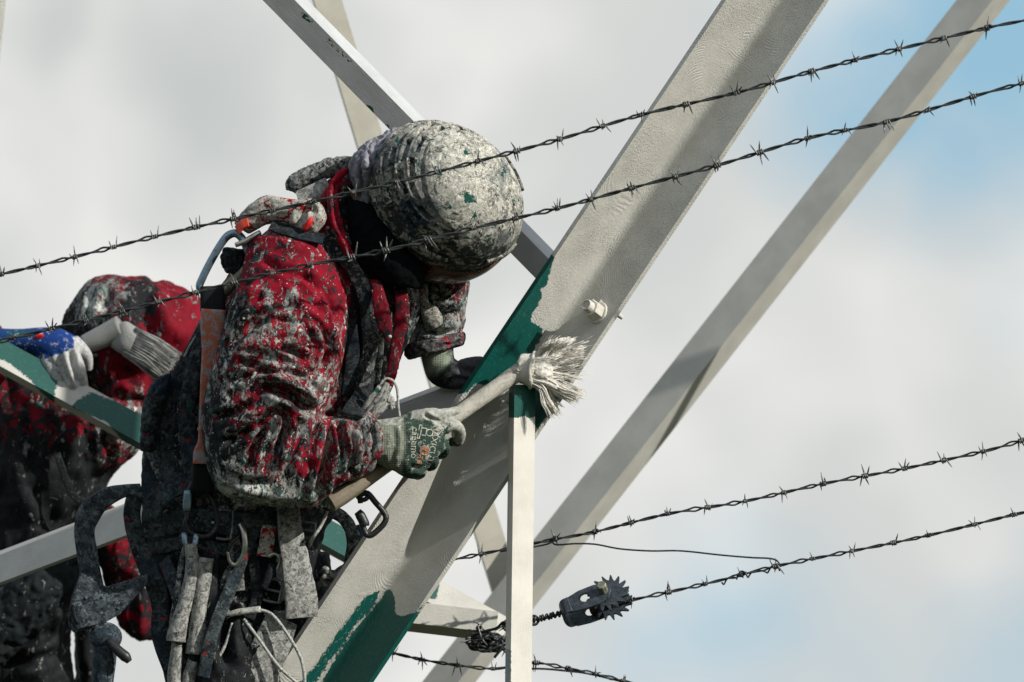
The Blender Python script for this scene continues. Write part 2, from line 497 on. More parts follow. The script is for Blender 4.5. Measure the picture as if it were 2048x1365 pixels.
def cloth_mat(name, base=(.235, .0012, .0145), soot_shade=(.0035, .0062, .0072), grey=(.33, .345, .33), soot_shade_amt=.5, grey_amt=.5, green_amt=.5, white_amt=.5, weave=True, rough=.75):
    """work cloth under layers of dried paint: dark patches of soaking and painted shade, crisp flecks and smears of grey, green and white drops.
    'dirt' adds grey coverage, 'soak' adds dark"""
    s = NT(name)
    w1 = s.warp(.012, 55)
    red = s.mix(s.ramp(s.noise(30, 4, .6), .32, .68), tuple(x*.62 for x in base), base)
    d1 = s.math('ADD', s.math('MULTIPLY', s.noise(24, 5, .6, .8), .5), s.math('MULTIPLY', s.noise(95, 8, .75, .6, w1), .5))
    d1 = s.math('ADD', d1, s.math('MULTIPLY', s.attr('soak_shade'), .20))
    so = s.ramp(d1, .60-.16*soot_shade_amt, .635-.16*soot_shade_amt)
    dcol = s.mix(s.ramp(s.noise(60, 5, .65), .40, .62), soot_shade, tuple(x*2.2+.002 for x in soot_shade))
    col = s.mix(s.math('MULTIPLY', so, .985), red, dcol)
    dirt_shade = s.math('MULTIPLY', s.attr('dirt_shade'), .17)
    def field(a, b, loc):
        v = s.vec((1.35, 1.0, .62), (.2, .75, 0), loc, w1)
        f = s.math('ADD', s.math('MULTIPLY', s.noise(a, 9, .68, .7, v), .64), s.math('MULTIPLY', s.noise(b, 5, .7, 0, v), .20))
        return s.math('ADD', s.math('ADD', f, s.math('MULTIPLY', s.noise(17, 3, .5, 0, v), .18)), dirt_shade)
    hgt = None
    def layer(f, thr, c, k=.93, wid=.010):
        nonlocal col, hgt
        m = s.ramp(f, thr, thr+wid)
        col = s.mix(s.math('MULTIPLY', m, k), col, c); h_ = s.math('MULTIPLY', m, .55)
        hgt = h_ if hgt is None else s.math('MAXIMUM', hgt, h_)
        return m
    lo = .605-.13*grey_amt
    tone = s.mix(s.ramp(s.noise(150, 6, .7), .42, .58), tuple(x*.30 for x in grey), tuple(x*.75 for x in grey))
    layer(field(46, 240, (0, 0, 0)), lo, tone)
    if green_amt: layer(field(58, 300, (3, 7, 1)), .655-.085*green_amt, s.mix(s.noise(200, 4, .6), (.010, .045, .042), (.050, .12, .105)))
    sm = layer(field(52, 280, (9, 2, 5)), lo+.045, grey)
    layer(field(64, 380, (4, 4, 8)), .665-.075*white_amt, (.60, .60, .56))
    dry = s.ramp(s.attr('soak_shade'), .35, .8, 1, .06)
    def drops(scale, size, keep, c, seed):
        nonlocal col, hgt
        v = s.n('ShaderNodeTexVoronoi', feature='F1'); v.inputs['Scale'].default_value = scale
        s.link(s.vec(loc=(seed, seed*.7, seed*1.3), src=s.warp(.35/scale, scale*1.2)), v.inputs['Vector'])
        sx = s.n('ShaderNodeSeparateColor'); s.link(v.outputs['Color'], sx.inputs[0])
        rad = s.math('MULTIPLY', s.ramp(sx.outputs[0], 1-keep, 1, 0, 1, False), size)
        d = s.math('SUBTRACT', rad, v.outputs['Distance'])
        m = s.math('MULTIPLY', s.ramp(d, 0., .035), dry)
        col = s.mix(s.math('MULTIPLY', m, .95), col, c); hgt = s.math('MAXIMUM', hgt, s.math('MULTIPLY', s.ramp(d, 0, .2), .9))
    if green_amt: drops(46, .42, .22*green_amt, (.012, .050, .048), 1.3)
    drops(58, .42, .22*grey_amt, tuple(x*.8 for x in grey), 4.1)
    if white_amt:
        drops(80, .36, .20*white_amt, (.50, .50, .47), 7.7)
        drops(210, .34, .22*white_amt, (.62, .62, .58), 2.9)
    nb = s.bump(hgt, .0020, .8)
    nb = s.bump(s.noise(230, 5, .7), .0016, .6, nb)
    if weave: nb = s.bump(s.noise(1500, 1, .5), .0004, .5, nb)
    return s.done(col, s.mix(sm, (rough,)*3, (.55,)*3), nb, 0, .16)

def crust_mat(name, grey=(.42, .42, .385), dark=(.035, .042, .042), cover=.6, green=.35, scale=1.0, red=0.0, blue=0.0):
    """thick dried layers of paint, flaking in crisp edged sheets over older coats"""
    s = NT(name); z = scale
    w = s.warp(.014/z, 45*z, None, 4)
    dirt_shade = s.attr('dirt_shade')
    def fld(a, loc, d=8, r=.68, dist=.4): return s.noise(a*z, d, r, dist, s.vec(loc=loc, src=w))
    n1 = s.math('ADD', fld(62, (0, 0, 0)), s.math('MULTIPLY', dirt_shade, .17))
    pit = s.ramp(n1, .64-.26*cover, .655-.26*cover)
    base = s.mix(s.ramp(s.noise(140*z, 5, .7), .4, .6), dark, tuple(x*2.2+.006 for x in dark))
    mid = s.mix(s.ramp(s.noise(190*z, 6, .7), .40, .60), tuple(x*.42 for x in grey), tuple(x*.72 for x in grey))
    top = s.mix(s.ramp(s.noise(240*z, 4, .65), .35, .65), tuple(x*.88 for x in grey), tuple(min(x*1.22, .74) for x in grey))
    col = s.mix(pit, base, mid)
    n2 = s.math('ADD', fld(85, (4, 1, 7), 9, .72), s.math('MULTIPLY', dirt_shade, .20))
    p2 = s.ramp(n2, .70-.27*cover, .712-.27*cover)
    col = s.mix(p2, col, top)
    n3 = s.math('ADD', fld(130, (8, 8, 2), 8, .72), s.math('MULTIPLY', dirt_shade, .12))
    p3 = s.ramp(n3, .60, .612)
    col = s.mix(p3, col, tuple(min(x*1.5, .72) for x in grey))
    crack = s.ramp(s.math('ABSOLUTE', s.math('SUBTRACT', fld(55, (1, 5, 9), 6, .62, 1.0), .5)), .0, .012, 1, 0)
    col = s.mix(s.math('MULTIPLY', crack, .8), col, dark)
    if blue: col = s.mix(s.ramp(s.noise(11*z, 3, .5, .4), .62-.15*blue, .72-.15*blue, 0, .55), col, (.010, .028, .048))
    if red: col = s.mix(s.ramp(fld(48, (5, 3, 1)), .64-.16*red, .65-.16*red), col, (.34, .006, .016))
    if green: col = s.mix(s.ramp(fld(52, (2, 9, 4), 4, .6, .7), .745-.16*green, .753-.16*green), col, (.008, .082, .068))
    pock = s.ramp(s.vor(330*z, 'F1'), .10, .20, 1, 0)
    h = s.math('ADD', s.math('ADD', s.math('MULTIPLY', pit, .7), s.math('MULTIPLY', p2, .6)), s.math('ADD', s.math('MULTIPLY', s.noise(210*z, 6, .72), .8), s.math('MULTIPLY', p3, .35)))
    h = s.math('SUBTRACT', h, s.math('ADD', s.math('MULTIPLY', crack, .6), s.math('MULTIPLY', pock, .25)))
    nb = s.bump(h, .0024/z, .8)
    return s.done(col, .68, nb, 0, .2)
def plain_mat(name, col, rough=.5, metal=0., vary=.15, scale=60, bump=.0004, stain=None, stain_amt=.5, spec=.5):
    s = NT(name)
    t = s.ramp(s.noise(scale, 5, .65), .3, .7)
    c = s.mix(t, tuple(x*(1-vary) for x in col), tuple(min(1, x*(1+vary)) for x in col))
    if stain: c = s.mix(s.ramp(s.noise(scale*1.6, 6, .72, .6), .68-.25*stain_amt, .73-.25*stain_amt), c, stain)
    nb = s.bump(s.noise(scale*5, 4, .6), bump, .7)
    return s.done(c, rough, nb, metal, spec)
def knit_mat(name, col, rib, stain=(.50, .50, .46), amt=.4):
    s = NT(name)
    w = s.n('ShaderNodeTexWave', wave_type='BANDS', bands_direction='Z'); w.inputs['Scale'].default_value = 95; w.inputs['Distortion'].default_value = .6
    w.inputs['Detail'].default_value = 1; s.link(s.co, w.inputs['Vector'])
    w2 = s.n('ShaderNodeTexWave', wave_type='BANDS', bands_direction='X'); w2.inputs['Scale'].default_value = 95; w2.inputs['Distortion'].default_value = .6
    s.link(s.co, w2.inputs['Vector'])
    k = s.math('MULTIPLY', w.outputs['Fac'], w2.outputs['Fac'])
    a = s.attr('rib')
    c = s.mix(a, col, rib)
    dk = s.n('ShaderNodeVectorMath', operation='SCALE'); s.link(c, dk.inputs[0]); dk.inputs['Scale'].default_value = .6
    c = s.mix(s.ramp(k, .05, .45), dk.outputs[0], c)
    d = s.math('ADD', s.noise(75, 7, .7, .5), s.math('MULTIPLY', s.attr('dirt_shade'), .4))
    m = s.ramp(d, .70-.2*amt, .77-.2*amt)
    c = s.mix(s.math('MULTIPLY', m, .92), c, s.mix(s.ramp(s.noise(150, 4, .6), .35, .7), stain, tuple(x*.6 for x in stain)))
    h = s.math('ADD', s.math('MULTIPLY', k, s.math('SUBTRACT', 1.0, m)), s.math('MULTIPLY', m, s.noise(220, 4, .7)))
    return s.done(c, .85, s.bump(h, .0011, .8), 0, .2)

M = {}
def edge_axis(a, b): return tuple((to_world([b])[0]-to_world([a])[0]))

# ------------------------------------------------------------------ ground far below the frame
ground_s = NT('meadow_soil')
M['ground'] = ground_s.done(ground_s.mix(ground_s.ramp(ground_s.noise(.6, 6, .6), .35, .65), (.030, .045, .018), (.055, .05, .034)), .95)
gm_ = bpy.data.meshes.new('ground'); S_ = 6000.0
gm_.from_pydata([(-S_, -S_, 0), (S_, -S_, 0), (S_, S_, 0), (-S_, S_, 0)], [], [(0, 1, 2, 3)]); gm_.materials.append(M['ground'])
tag(bpy.data.objects.new('ground', gm_), kind='structure'); COL.objects.link(bpy.data.objects['ground'])

# ------------------------------------------------------------------ the steel tower
def angle_bar(r0, r1, A, B, t=9.0, fillet=0.0, step=7.0, across=5.0, sink=None, wob=0.0):
    """rolled angle: visible inner/outer line r0->r1, flange vectors A and B, thickness t on the far side; fillet = root radius"""
    r0 = np.asarray(r0, float); r1 = np.asarray(r1, float); A = np.asarray(A, float); B = np.asarray(B, float)
    ax = r1-r0; L = np.linalg.norm(ax); ax /= L
    def perp(v): return v-ax*v.dot(ax)
    A = perp(A); B = perp(B); la = np.linalg.norm(A); lb = np.linalg.norm(B); ua = A/la; ub = B/lb
    na = np.cross(ax, ua); nb = np.cross(ax, ub)
    # the far side: away from the lens for both flanges
    if na[2] > 0: na = -na
    if nb[2] > 0: nb = -nb
    front = []
    f = fillet
    ka = max(2, int((la-f)/across)); kb = max(2, int((lb-f)/across))
    for i in range(ka+1): front.append(ua*(la-(la-f)*i/ka))
    if f > 0:
        for i in range(1, 8):
            q = i/8; front.append(ua*f*(1-q)**2+ub*f*q**2)
    for i in range(0 if f > 0 else 1, kb+1): front.append(ub*(f+(lb-f)*i/kb))
    # corner of the far side
    m = np.array([[ua.dot(ua), ua.dot(ub)], [ub.dot(ua), ub.dot(ub)]])
    # point c with c.na = t and c.nb = t in the cross-section plane
    E1 = ua; E2 = np.cross(ax, ua)
    K = np.array([[E1.dot(na), E2.dot(na)], [E1.dot(nb), E2.dot(nb)]])
    s_ = np.linalg.solve(K, np.array([t, t])); corner = E1*s_[0]+E2*s_[1]
    back = [ub*lb+nb*t, corner, ua*la+na*t]
    prof = front+back
    n = max(2, int(L/step)); rings = []
    for i in range(n+1):
        c = r0+ax*L*i/n
        w = 0
        rings.append(np.array([c+q for q in prof]))
    V, F = sweep(rings)
    return V, F
def greens(V, areas, gain=1/14.0, lim=1.6):
    """painted coverage of a member, as areas given in picture coordinates: list of (polygon, gain, cap)"""
    P = pixel_of(V); g = np.full(len(V), -3.0)
    for poly, gn, cap in areas:
        g = np.maximum(g, np.minimum(inpoly_sd(P, poly)*gn, cap))
    return g
tower = empty('lattice_tower', p(1000, 1500, -400), 0)
tag(tower, 'painted steel lattice tower of crossing angle bars, half cream and half green', 'tower')

# main leg: angle seen from inside, both flanges at 45 degrees to the lens
def leg_line(y): return 1551-0.668*y
y0, y1 = -260, 1640
d2 = np.array([0.668, 1.0]); d2 /= np.linalg.norm(d2)
perp2 = np.array([d2[1], d2[0], 0])       # to the right and down in the picture is +x, -y: (cos, -sin)
axis_leg = p(leg_line(y0), y0)-p(leg_line(y1), y1); axis_leg /= np.linalg.norm(axis_leg)
pr = np.cross(axis_leg, np.array([0, 0, 1.0])); pr /= np.linalg.norm(pr)      # right-down in the picture plane
if pr[0] < 0: pr = -pr
LEGA = -pr*82+np.array([0, 0, 82.]); LEGB = pr*82+np.array([0, 0, 80.])
V, F = angle_bar(p(leg_line(y1), y1, -82), p(leg_line(y0), y0, -82), LEGA, LEGB, 11, 20, 6, 4)
up_green = [(1110, 515), (1101, 540), (1093, 572), (1080, 580), (1085, 590), (1074, 614), (1064, 627), (1062, 643), (1086, 659), (1083, 674), (1070, 696), (1060, 730), (1030, 750), (985, 772), (950, 768), (930, 788), (890, 790), (1085, 500)]
low_green = [(757, 1206), (770, 1184), (779, 1182), (789, 1196), (790, 1229), (805, 1234), (830, 1225), (860, 1190), (745, 1400), (560, 1640), (500, 1640), (640, 1372), (672, 1316), (708, 1262)]
low_streak = [(729, 1196), (757, 1184), (748, 1215), (705, 1258), (690, 1286), (655, 1330), (600, 1420), (570, 1400), (625, 1340), (672, 1272)]
bolt_smear = [(1045, 770), (1100, 770), (1095, 830), (1075, 860), (1050, 830)]
M['leg'] = paint_mat('leg_paint', edge_axis(p(800, 1000), p(1200, 400)), spots=.0, swirl=1.0)
obj('main_leg', (V, F), M['leg'], tower, 0, True, {'green': greens(V, [(up_green, 1/9., 2), (low_green, 1/9., 2), (low_streak, 1/14., .22), (bolt_smear, 1/12., 1)])}, angle=40)['label'] = 'wide cream angle leg with two unpainted green stretches'

def brace(name, label, r0, r1, pa, za, pb, zb, z0, t=7, areas=(), tone=BEIGE, fillet=0, spots=.03, stroke=1.0):
    """r0,r1 picture points of the ridge; pa/pb signed picture-plane widths of the two flanges, za/zb their depths"""
    r0 = p(*r0); r1 = p(*r1)
    for r in (r0, r1): r[:2] *= (DIST*1000-r[2])/(DIST*1000-z0)
    ax = (r1-r0)/np.linalg.norm(r1-r0)
    q = np.cross(ax, np.array([0, 0, 1.0])); q /= np.linalg.norm(q)
    if q[0] < 0: q = -q
    V, F = angle_bar(r0, r1, q*pa+np.array([0, 0, za]), q*pb+np.array([0, 0, zb]), t, fillet, 9, 6)
    m = paint_mat(name+'_paint', edge_axis(r0, r1), tone, spots=spots, stroke=stroke)
    o = obj(name, (V, F), m, tower, z0, True, {'green': greens(V, list(areas)) if areas else np.full(len(V), -3.)}, angle=30)
    if label: o['label'] = label
    return o
# upright strut in front of the leg
brace('upright_strut', 'narrow upright cream strut with a green top', (1029, 770, 34), (1019, 1520, 34), 42, -24, -11, -44, 34, 6,
      areas=[([(1000, 740), (1110, 740), (1110, 826), (1072, 832), (1060, 838), (1048, 832), (1036, 836), (1000, 836)], 1/6., 2), ([(1000, 1300), (1022, 1300), (1022, 1600), (1000, 1600)], 1/5., 2)], tone=(.64, .625, .565), spots=0, stroke=.16)
brace('rear_brace', 'pale brace slanting behind the fence wires', (2100, -146, -1400), (800, 1513, -1400), -56, -44, 29, -56, -1400, 9, spots=0, stroke=.12)
brace('upper_brace', 'grey brace running down behind the helmet into the leg', (432, -160, -110), (1116, 537, -110), -46, -15, 19, -52, -110, 8,
      areas=[([(732, 206), (748, 218), (745, 232), (726, 222)], 1/6., 1), ([(770, 245), (782, 252), (776, 262), (765, 254)], 1/6., .2), ([(604, 20), (625, 42), (628, 52), (600, 34)], 1/7., .1),
             ([(655, 75), (712, 128), (708, 134), (650, 84)], 1/8., .0), ([(1086, 560), (1105, 500), (1110, 530), (1092, 570)], 1/6., .5)], spots=.0, tone=(.44, .455, .46), stroke=.2)
brace('thin_brace', 'thin beige brace crossing behind the grey one', (600, -90, -1500), (1012, 1270, -1500), 54, -6, -4, -50, -1500, 6, tone=(.50, .48, .41), spots=0, stroke=.12)
brace('cross_brace', 'brace sloping from the blue glove, part green and part cream', (-200, 622, -760), (1000, 1284, -760), 49, -30, -14, -50, -760, 8,
      areas=[([(-60, 640), (40, 690), (118, 742), (105, 812), (60, 760), (20, 728), (-60, 690)], 1/12., 2), ([(140, 812), (180, 785), (300, 830), (880, 1160), (872, 1200), (620, 1120), (270, 920), (215, 845), (150, 818)], 1/10., 2)], spots=0, stroke=.3)
brace('cross_tie', 'pale tie running level from the edge to the leg behind both painters', (-250, 1205, -700), (975, 742, -60), 52, 60, -8, -60, -300, 8, spots=.015)
brace('fence_bracket', 'short level bracket arm under the leg with a dark underside', (700, 1232, -330), (992, 1266, -330), 42, -16, -20, -52, -330, 8, spots=.0, stroke=.3)
brace('far_brace', 'sliver of a far brace at the edge', (12, -120, -1600), (-180, 1700, -1600), 12, -6, -10, -20, -1600, 6, spots=0)
# an added brace, unseen beyond the frame, to throw shade on the rear brace
V, F = angle_bar(p(2180, -300, -960), p(2480, 900, -960), np.array([34, 0, -14.]), np.array([-8, 0, -34.]), 6, 0, 30, 20)
obj('shade_brace', (V, F), M['leg'], tower, 0, True, {'green': np.full(len(V), -3.)}, angle=30)

# bolts of the leg
M['fresh'] = paint_mat('bolt_paint', (0, 0, 1), (.62, .60, .53), rough=.42)
def bolt(name, at, ax, r, h, parent, z0=0, rod=9.0, out=16.0, mat=None):
    ax = np.asarray(ax, float)/np.linalg.norm(ax); at = np.asarray(at, float); mm = Mesh()
    u = np.cross(ax, [0, .3, 1.]); u /= np.linalg.norm(u); w = np.cross(ax, u)
    def ring(c, rr, n): return np.array([c+rr*(math.cos(a)*u+math.sin(a)*w) for a in np.linspace(0, 2*math.pi, n, endpoint=False)])
    mm.add(*sweep([ring(at-ax*2, r*1.18, 24), ring(at+ax*3, r*1.18, 24), ring(at+ax*4, r*1.1, 24)]))
    mm.add(*sweep([ring(at+ax*3.5, r*.98, 6), ring(at+ax*(h-1.5), r, 6), ring(at+ax*h, r*.9, 6)]))
    mm.add(*sweep([ring(at+ax*h*.5, rod, 16), ring(at+ax*(h+out-1), rod, 16), ring(at+ax*(h+out), rod*.85, 16), ring(at+ax*(h+out-2), rod*.6, 16)]))
    V = mm.verts(); V = V+(fbm(V/9., 3)-.5)[:, None]*2.2
    return obj(name, (V, mm.f), mat or M['fresh'], parent, z0, True, {'green': np.full(len(V), -3.)}, angle=28, bevel=1.2)
NB = -pr*.707+np.array([0, 0, .707])           # normal of the right flange
bolt('bolt', p(leg_line(624)+62, 626, -82+51), NB, 20, 27, tower, rod=12, out=15)
bolt('bolt', p(1022, 796, -30), (-.5, .1, .85), 13, 12, tower, out=5)
V, F = tube(pts((1198, 606, -40), (1226, 622, -40), (1246, 637, -40)), [8, 7, 4], 10, 4)
obj('step_bolt', (V, F), M['fresh'], tower, 0, True, {'green': np.full(len(V), -3.)})

# ------------------------------------------------------------------ barbed wire
M['wire'] = plain_mat('weathered_wire', (.040, .046, .047), .45, .5, .35, 160, .0004, (.10, .085, .07), .25)
M['barb'] = plain_mat('barb_wire', (.13, .13, .125), .42, .6, .35, 200, .0004, (.06, .05, .045), .4)
M2W = np.stack([R_, U_, -F_], 1)
def barb_mesh(seed):
    rg = np.random.default_rng(seed); mm = Mesh()
    for k in range(2):
        a0 = rg.uniform(0, 6.28) if k == 0 else a0+math.pi*.75+rg.uniform(-.5, .5); x0 = -6+k*6+rg.uniform(-1, 1); turns = rg.uniform(1.2, 1.7); path = []; rad = 5.0
        n = 16
        coil = [np.array([x0+6.5*(i/n), rad*math.cos(a0+turns*2*math.pi*i/n), rad*math.sin(a0+turns*2*math.pi*i/n)]) for i in range(n+1)]
        def tang(a, s): return np.array([0, -math.sin(a), math.cos(a)])*s
        l1 = rg.uniform(20, 30); l2 = rg.uniform(20, 30)
        s0 = coil[0]+tang(a0, -1)*l1+np.array([rg.uniform(-10, 2), 0, 0]); a1 = a0+turns*2*math.pi
        s1 = coil[-1]+tang(a1, 1)*l2+np.array([rg.uniform(-2, 10), 0, 0])
        path = [s0, s0*.5+coil[0]*.5]+coil+[s1*.5+coil[-1]*.5, s1]
        r = [.5, 1.8]+[1.9]*(n+1)+[1.8, .5]
        mm.add(*tube(path, r, 6))
    me = bpy.data.meshes.new('barb'); me.from_pydata([tuple(v/1000) for v in mm.verts()], [], mm.f); fix_normals(me)
    me.polygons.foreach_set('use_smooth', [True]*len(me.polygons)); me.materials.append(M['barb'])
    return me
BARBS = [barb_mesh(s) for s in range(11)]
def barbed_wire(path, barbs, label, z0, sc=1.0, pitch=96.0, group='barbed wires of the fence', open_=1.0, phase=0.0):
    """two strands twisted about each other, with barbs at the given picture points"""
    k = (DIST*1000-z0)/(DIST*1000)
    C = catmull([p(x, y, z0) for x, y in path], 26)
    root = empty('barbed_wire', C[0], z0); tag(root, label, 'barbed wire', group)
    # resample by length
    C = np.array(C); s = np.concatenate([[0], np.cumsum(np.linalg.norm(np.diff(C, axis=0), axis=1))])
    n = int(s[-1]/5); t = np.linspace(0, s[-1], n); C = np.stack([np.interp(t, s, C[:, i]) for i in range(3)], 1)
    T = np.gradient(C, axis=0); T /= np.linalg.norm(T, axis=1)[:, None]
    N = np.cross(T, [0, 0, 1.]); N /= np.linalg.norm(N, axis=1)[:, None]; B = np.cross(T, N)
    bp = [np.array(p(x, y, z0)) for x, y in barbs]; near = np.full(n, 1e9)
    for b in bp: near = np.minimum(near, np.abs(np.linalg.norm(C-b-np.array([-22., 0, 0]), axis=1)))
    jit = (fbm(np.stack([t/60, t*0+z0, t*0], 1), 3)-.5)
    rad = (1.7+open_*3.0*np.exp(-(near/10.)**2)+.7*jit)*sc
    ph = t/pitch*2*math.pi+phase+2.2*(fbm(np.stack([t/150, t*0+z0*.3, t*0+5], 1), 2)-.5)
    for q in (0, math.pi):
        Q = C+N*(rad*np.cos(ph+q))[:, None]+B*(rad*np.sin(ph+q))[:, None]
        obj('strand', tube(list(Q), 2.15*sc, 7), M['wire'], root, z0)
    for i, b in enumerate(bp):
        j = int(np.argmin(np.linalg.norm(C-b, axis=1))); a = random.uniform(0, 6.28)
        x = T[j]; y = N[j]*math.cos(a)+B[j]*math.sin(a); z = np.cross(x, y)
        o = bpy.data.objects.new('barb', BARBS[random.randrange(len(BARBS))]); COL.objects.link(o); o.parent = root
        bs = random.uniform(.72, 1.02)
        Rm = M2W @ np.stack([x, y, z], 1)
        mw = Matrix([[*(Rm[r]*sc*k*bs), 0] for r in range(3)]+[[0, 0, 0, 1]])
        mw.translation = Vector(to_world([C[j]], z0)[0]-np.array(root.location))
        o.matrix_local = mw
    return root
B1 = [(2, 549), (76, 531), (150, 514), (227, 495), (312, 473), (394, 456), (467, 438), (546, 420), (625, 404), (705, 383), (796, 364), (879, 346), (956, 323), (1033, 302), (1119, 279), (1205, 253), (1283, 230), (1370, 210), (1472, 186), (1545, 163), (1624, 143), (1710, 121), (1797, 99), (1887, 77), (1975, 56)]
barbed_wire([(-120, 575)]+B1[::2]+[(2050, 41), (2160, 16)], B1, 'topmost barbed wire, crossing in front of the helmet and leg', 430)
B2 = [(25, 677), (103, 657), (173, 641), (246, 623), (319, 604), (391, 586), (471, 565), (545, 547), (622, 530), (702, 512), (773, 501), (856, 481), (946, 457), (1029, 438), (1112, 418), (1183, 398), (1262, 377), (1351, 350), (1435, 331), (1519, 300), (1615, 277), (1688, 263), (1774, 244), (1858, 224), (1948, 193), (2042, 168)]
barbed_wire([(-120, 712)]+B2[::2]+[(2042, 168), (2160, 140)], B2, 'barbed wire just below the topmost one, crossing the sleeve and the rim of the helmet', 400, phase=1.0)
B3 = [(965, 1108), (1109, 1079), (1190, 1064), (1263, 1045), (1337, 1028), (1413, 1017), (1489, 1003), (1570, 987), (1647, 968), (1729, 954), (1807, 938), (1886, 917), (1968, 903), (2042, 882)]
barbed_wire([(700, 1150), (880, 1124), (965, 1108), (1045, 1092), (1109, 1079)]+B3[2::2]+[(2042, 882), (2160, 852)], B3, 'barbed wire passing behind the upright strut above the ratchet strainer', -190, .9, 82)
B4 = [(1262, 1201), (1335, 1185), (1412, 1168), (1485, 1149), (1552, 1133), (1626, 1119), (1702, 1103), (1787, 1084), (1858, 1071), (1950, 1050), (2027, 1030)]
barbed_wire([(1238, 1207)]+B4[::2]+[(2027, 1030), (2160, 1000)], B4, 'barbed wire held by the toothed ratchet strainer', -150, .88, 82, phase=.6)
B5 = [(786, 1307), (845, 1320), (915, 1330), (986, 1338), (1073, 1326), (1134, 1337), (1193, 1349), (1244, 1363)]
barbed_wire([(775, 1304), (845, 1320), (915, 1331), (986, 1338), (1035, 1331), (1073, 1326), (1134, 1337), (1193, 1349), (1300, 1376)], B5, 'short slack barbed wire sagging under the bracket arm', -420, .85, 74)
# loose plain wires
def loose_wire(name, path, r, label, z0, group=None, cat='wire'):
    o = obj(name, tube([p(*q, z0) if len(q) == 2 else p(*q) for q in path], r, 7, 8), M['wire'], None, z0); tag(o, label, cat, group); return o
coil = []
for i in range(60):
    t = i/59; x = 1558-120*t; y = 1134+28*t; a = t*2*math.pi*4.2
    coil.append((x+3*math.sin(a)+5*math.sin(t*9), y+(5.5+3*math.sin(t*14))*math.cos(a), -150+6*math.sin(a)))
loose_wire('tie_wire', [(1000, 1104, -190), (1072, 1094, -190), (1102, 1086, -182), (1112, 1074, -181), (1104, 1078, -199), (1111, 1090, -186), (1150, 1088, -175), (1190, 1089, -170), (1240, 1098, -165), (1300, 1102, -160), (1362, 1102, -160), (1440, 1110, -155), (1500, 1115, -152), (1540, 1117, -150), (1556, 1124, -148)]+coil, 1.8, 'thin plain wire tied from one barbed wire down to the next', -170)
loose_wire('smooth_wire', [(1010, 1346, -440), (1066, 1338, -440), (1130, 1342, -440), (1205, 1354, -440), (1420, 1410, -440)], 2.2, 'smooth bare wire running just under the slack barbed wire', -440)

# clump of wire at the end of the bracket arm
wt_ = empty('wire_tangle', p(970, 1280, -300)); tag(wt_, 'dark tangle of cut barbed wire wound at the bracket end', 'wire tangle')
for k in range(5):
    rg = np.random.default_rng(40+k); path = []
    for i in range(16):
        a = i*1.15+k; path.append(p(970+rg.uniform(-14, 14)+(26-k*4)*math.cos(a)+k*3, 1298+rg.uniform(-9, 9)+(15-2*k)*math.sin(a), -300+rg.uniform(-22, 22)))
    if k == 0: path += [p(992, 1268, -290), p(1006, 1256, -285), p(1020, 1264, -282), p(1012, 1272, -284), p(1004, 1262, -286)]
    if k == 1: path += [p(985, 1300, -290), p(1003, 1293, -285), p(1001, 1310, -285), p(988, 1328, -285)]
    if k == 2: path += [p(990, 1305, -290), p(1010, 1311, -285), p(1040, 1312, -282)]
    obj('wire_loop', tube(path, 3.1, 6, 6), M['wire'], wt_)
for (x, y) in ((935, 1292), (948, 1300), (978, 1306), (1004, 1300), (1010, 1262), (1011, 1311), (957, 1268)):
    o = bpy.data.objects.new('barb', BARBS[random.randrange(11)]); COL.objects.link(o); o.parent = wt_
    o.location = Vector(to_world([p(x, y, -292)])[0]-np.array(wt_.location)); o.rotation_euler = (random.uniform(0, 6), random.uniform(0, 6), random.uniform(0, 6))
# iron end plate behind the tangle
o = obj('end_plate', box(p(964, 1297, -318), np.array([24, -2, 0.]), np.array([0, 17, 0.]), np.array([0, 0, 6.])), M['wire'], wt_, bevel=2)

# ratchet strainer
M['zinc'] = plain_mat('dull_galvanised', (.085, .105, .125), .48, .65, .3, 90, .0004, (.04, .045, .05), .5)
M['spindle'] = plain_mat('spindle_steel', (.26, .26, .20), .5, .5, .3, 120, .0005, (.08, .06, .04), .4)
st = empty('wire_strainer', p(1185, 1215, -150)); tag(st, 'galvanised ratchet strainer with toothed wheels on the wire', 'wire strainer')
sx = np.array([.94, .34, 0]); sx /= np.linalg.norm(sx); ax_s = np.array([.42, -.50, -.76]); ax_s -= sx*ax_s.dot(sx); ax_s /= np.linalg.norm(ax_s); sy = np.cross(ax_s, sx)
if sy[1] < 0: sy = -sy
def splate(poly, off, t, holes=()):
    """flat plate in the (sx, sy) plane at distance off along the spindle; poly in mm"""
    bm = bmesh.new(); o0 = p(1190, 1212, -150)
    def pt(q, d): return o0+sx*q[0]+sy*q[1]+ax_s*d
    n = len(poly); V = [pt(q, off-t/2) for q in poly]+[pt(q, off+t/2) for q in poly]
    F = [tuple(range(n)), tuple(range(2*n-1, n-1, -1))]+[(i, (i+1) % n, (i+1) % n+n, i+n) for i in range(n)]
    bm.free(); return V, F
def pholes(poly, hole, off, t):
    """plate with one hole: ring of quads between the outline and the hole (same number of points)"""
    o0 = p(1190, 1212, -150); n = len(poly); V = []
    for d in (off-t/2, off+t/2):
        for q in poly: V.append(o0+sx*q[0]+sy*q[1]+ax_s*d)
        for q in hole: V.append(o0+sx*q[0]+sy*q[1]+ax_s*d)
    F = []
    for i in range(n):
        j = (i+1) % n
        F += [(i, j, n+j, n+i), (2*n+i, 3*n+i, 3*n+j, 2*n+j), (i, 2*n+i, 2*n+j, j), (n+i, n+j, 3*n+j, 3*n+i)]
    return V, F
outline = [(-48, -20), (-20, -24), (10, -24), (32, -18), (42, 0), (34, 20), (10, 25), (-22, 24), (-48, 17), (-54, 0)]
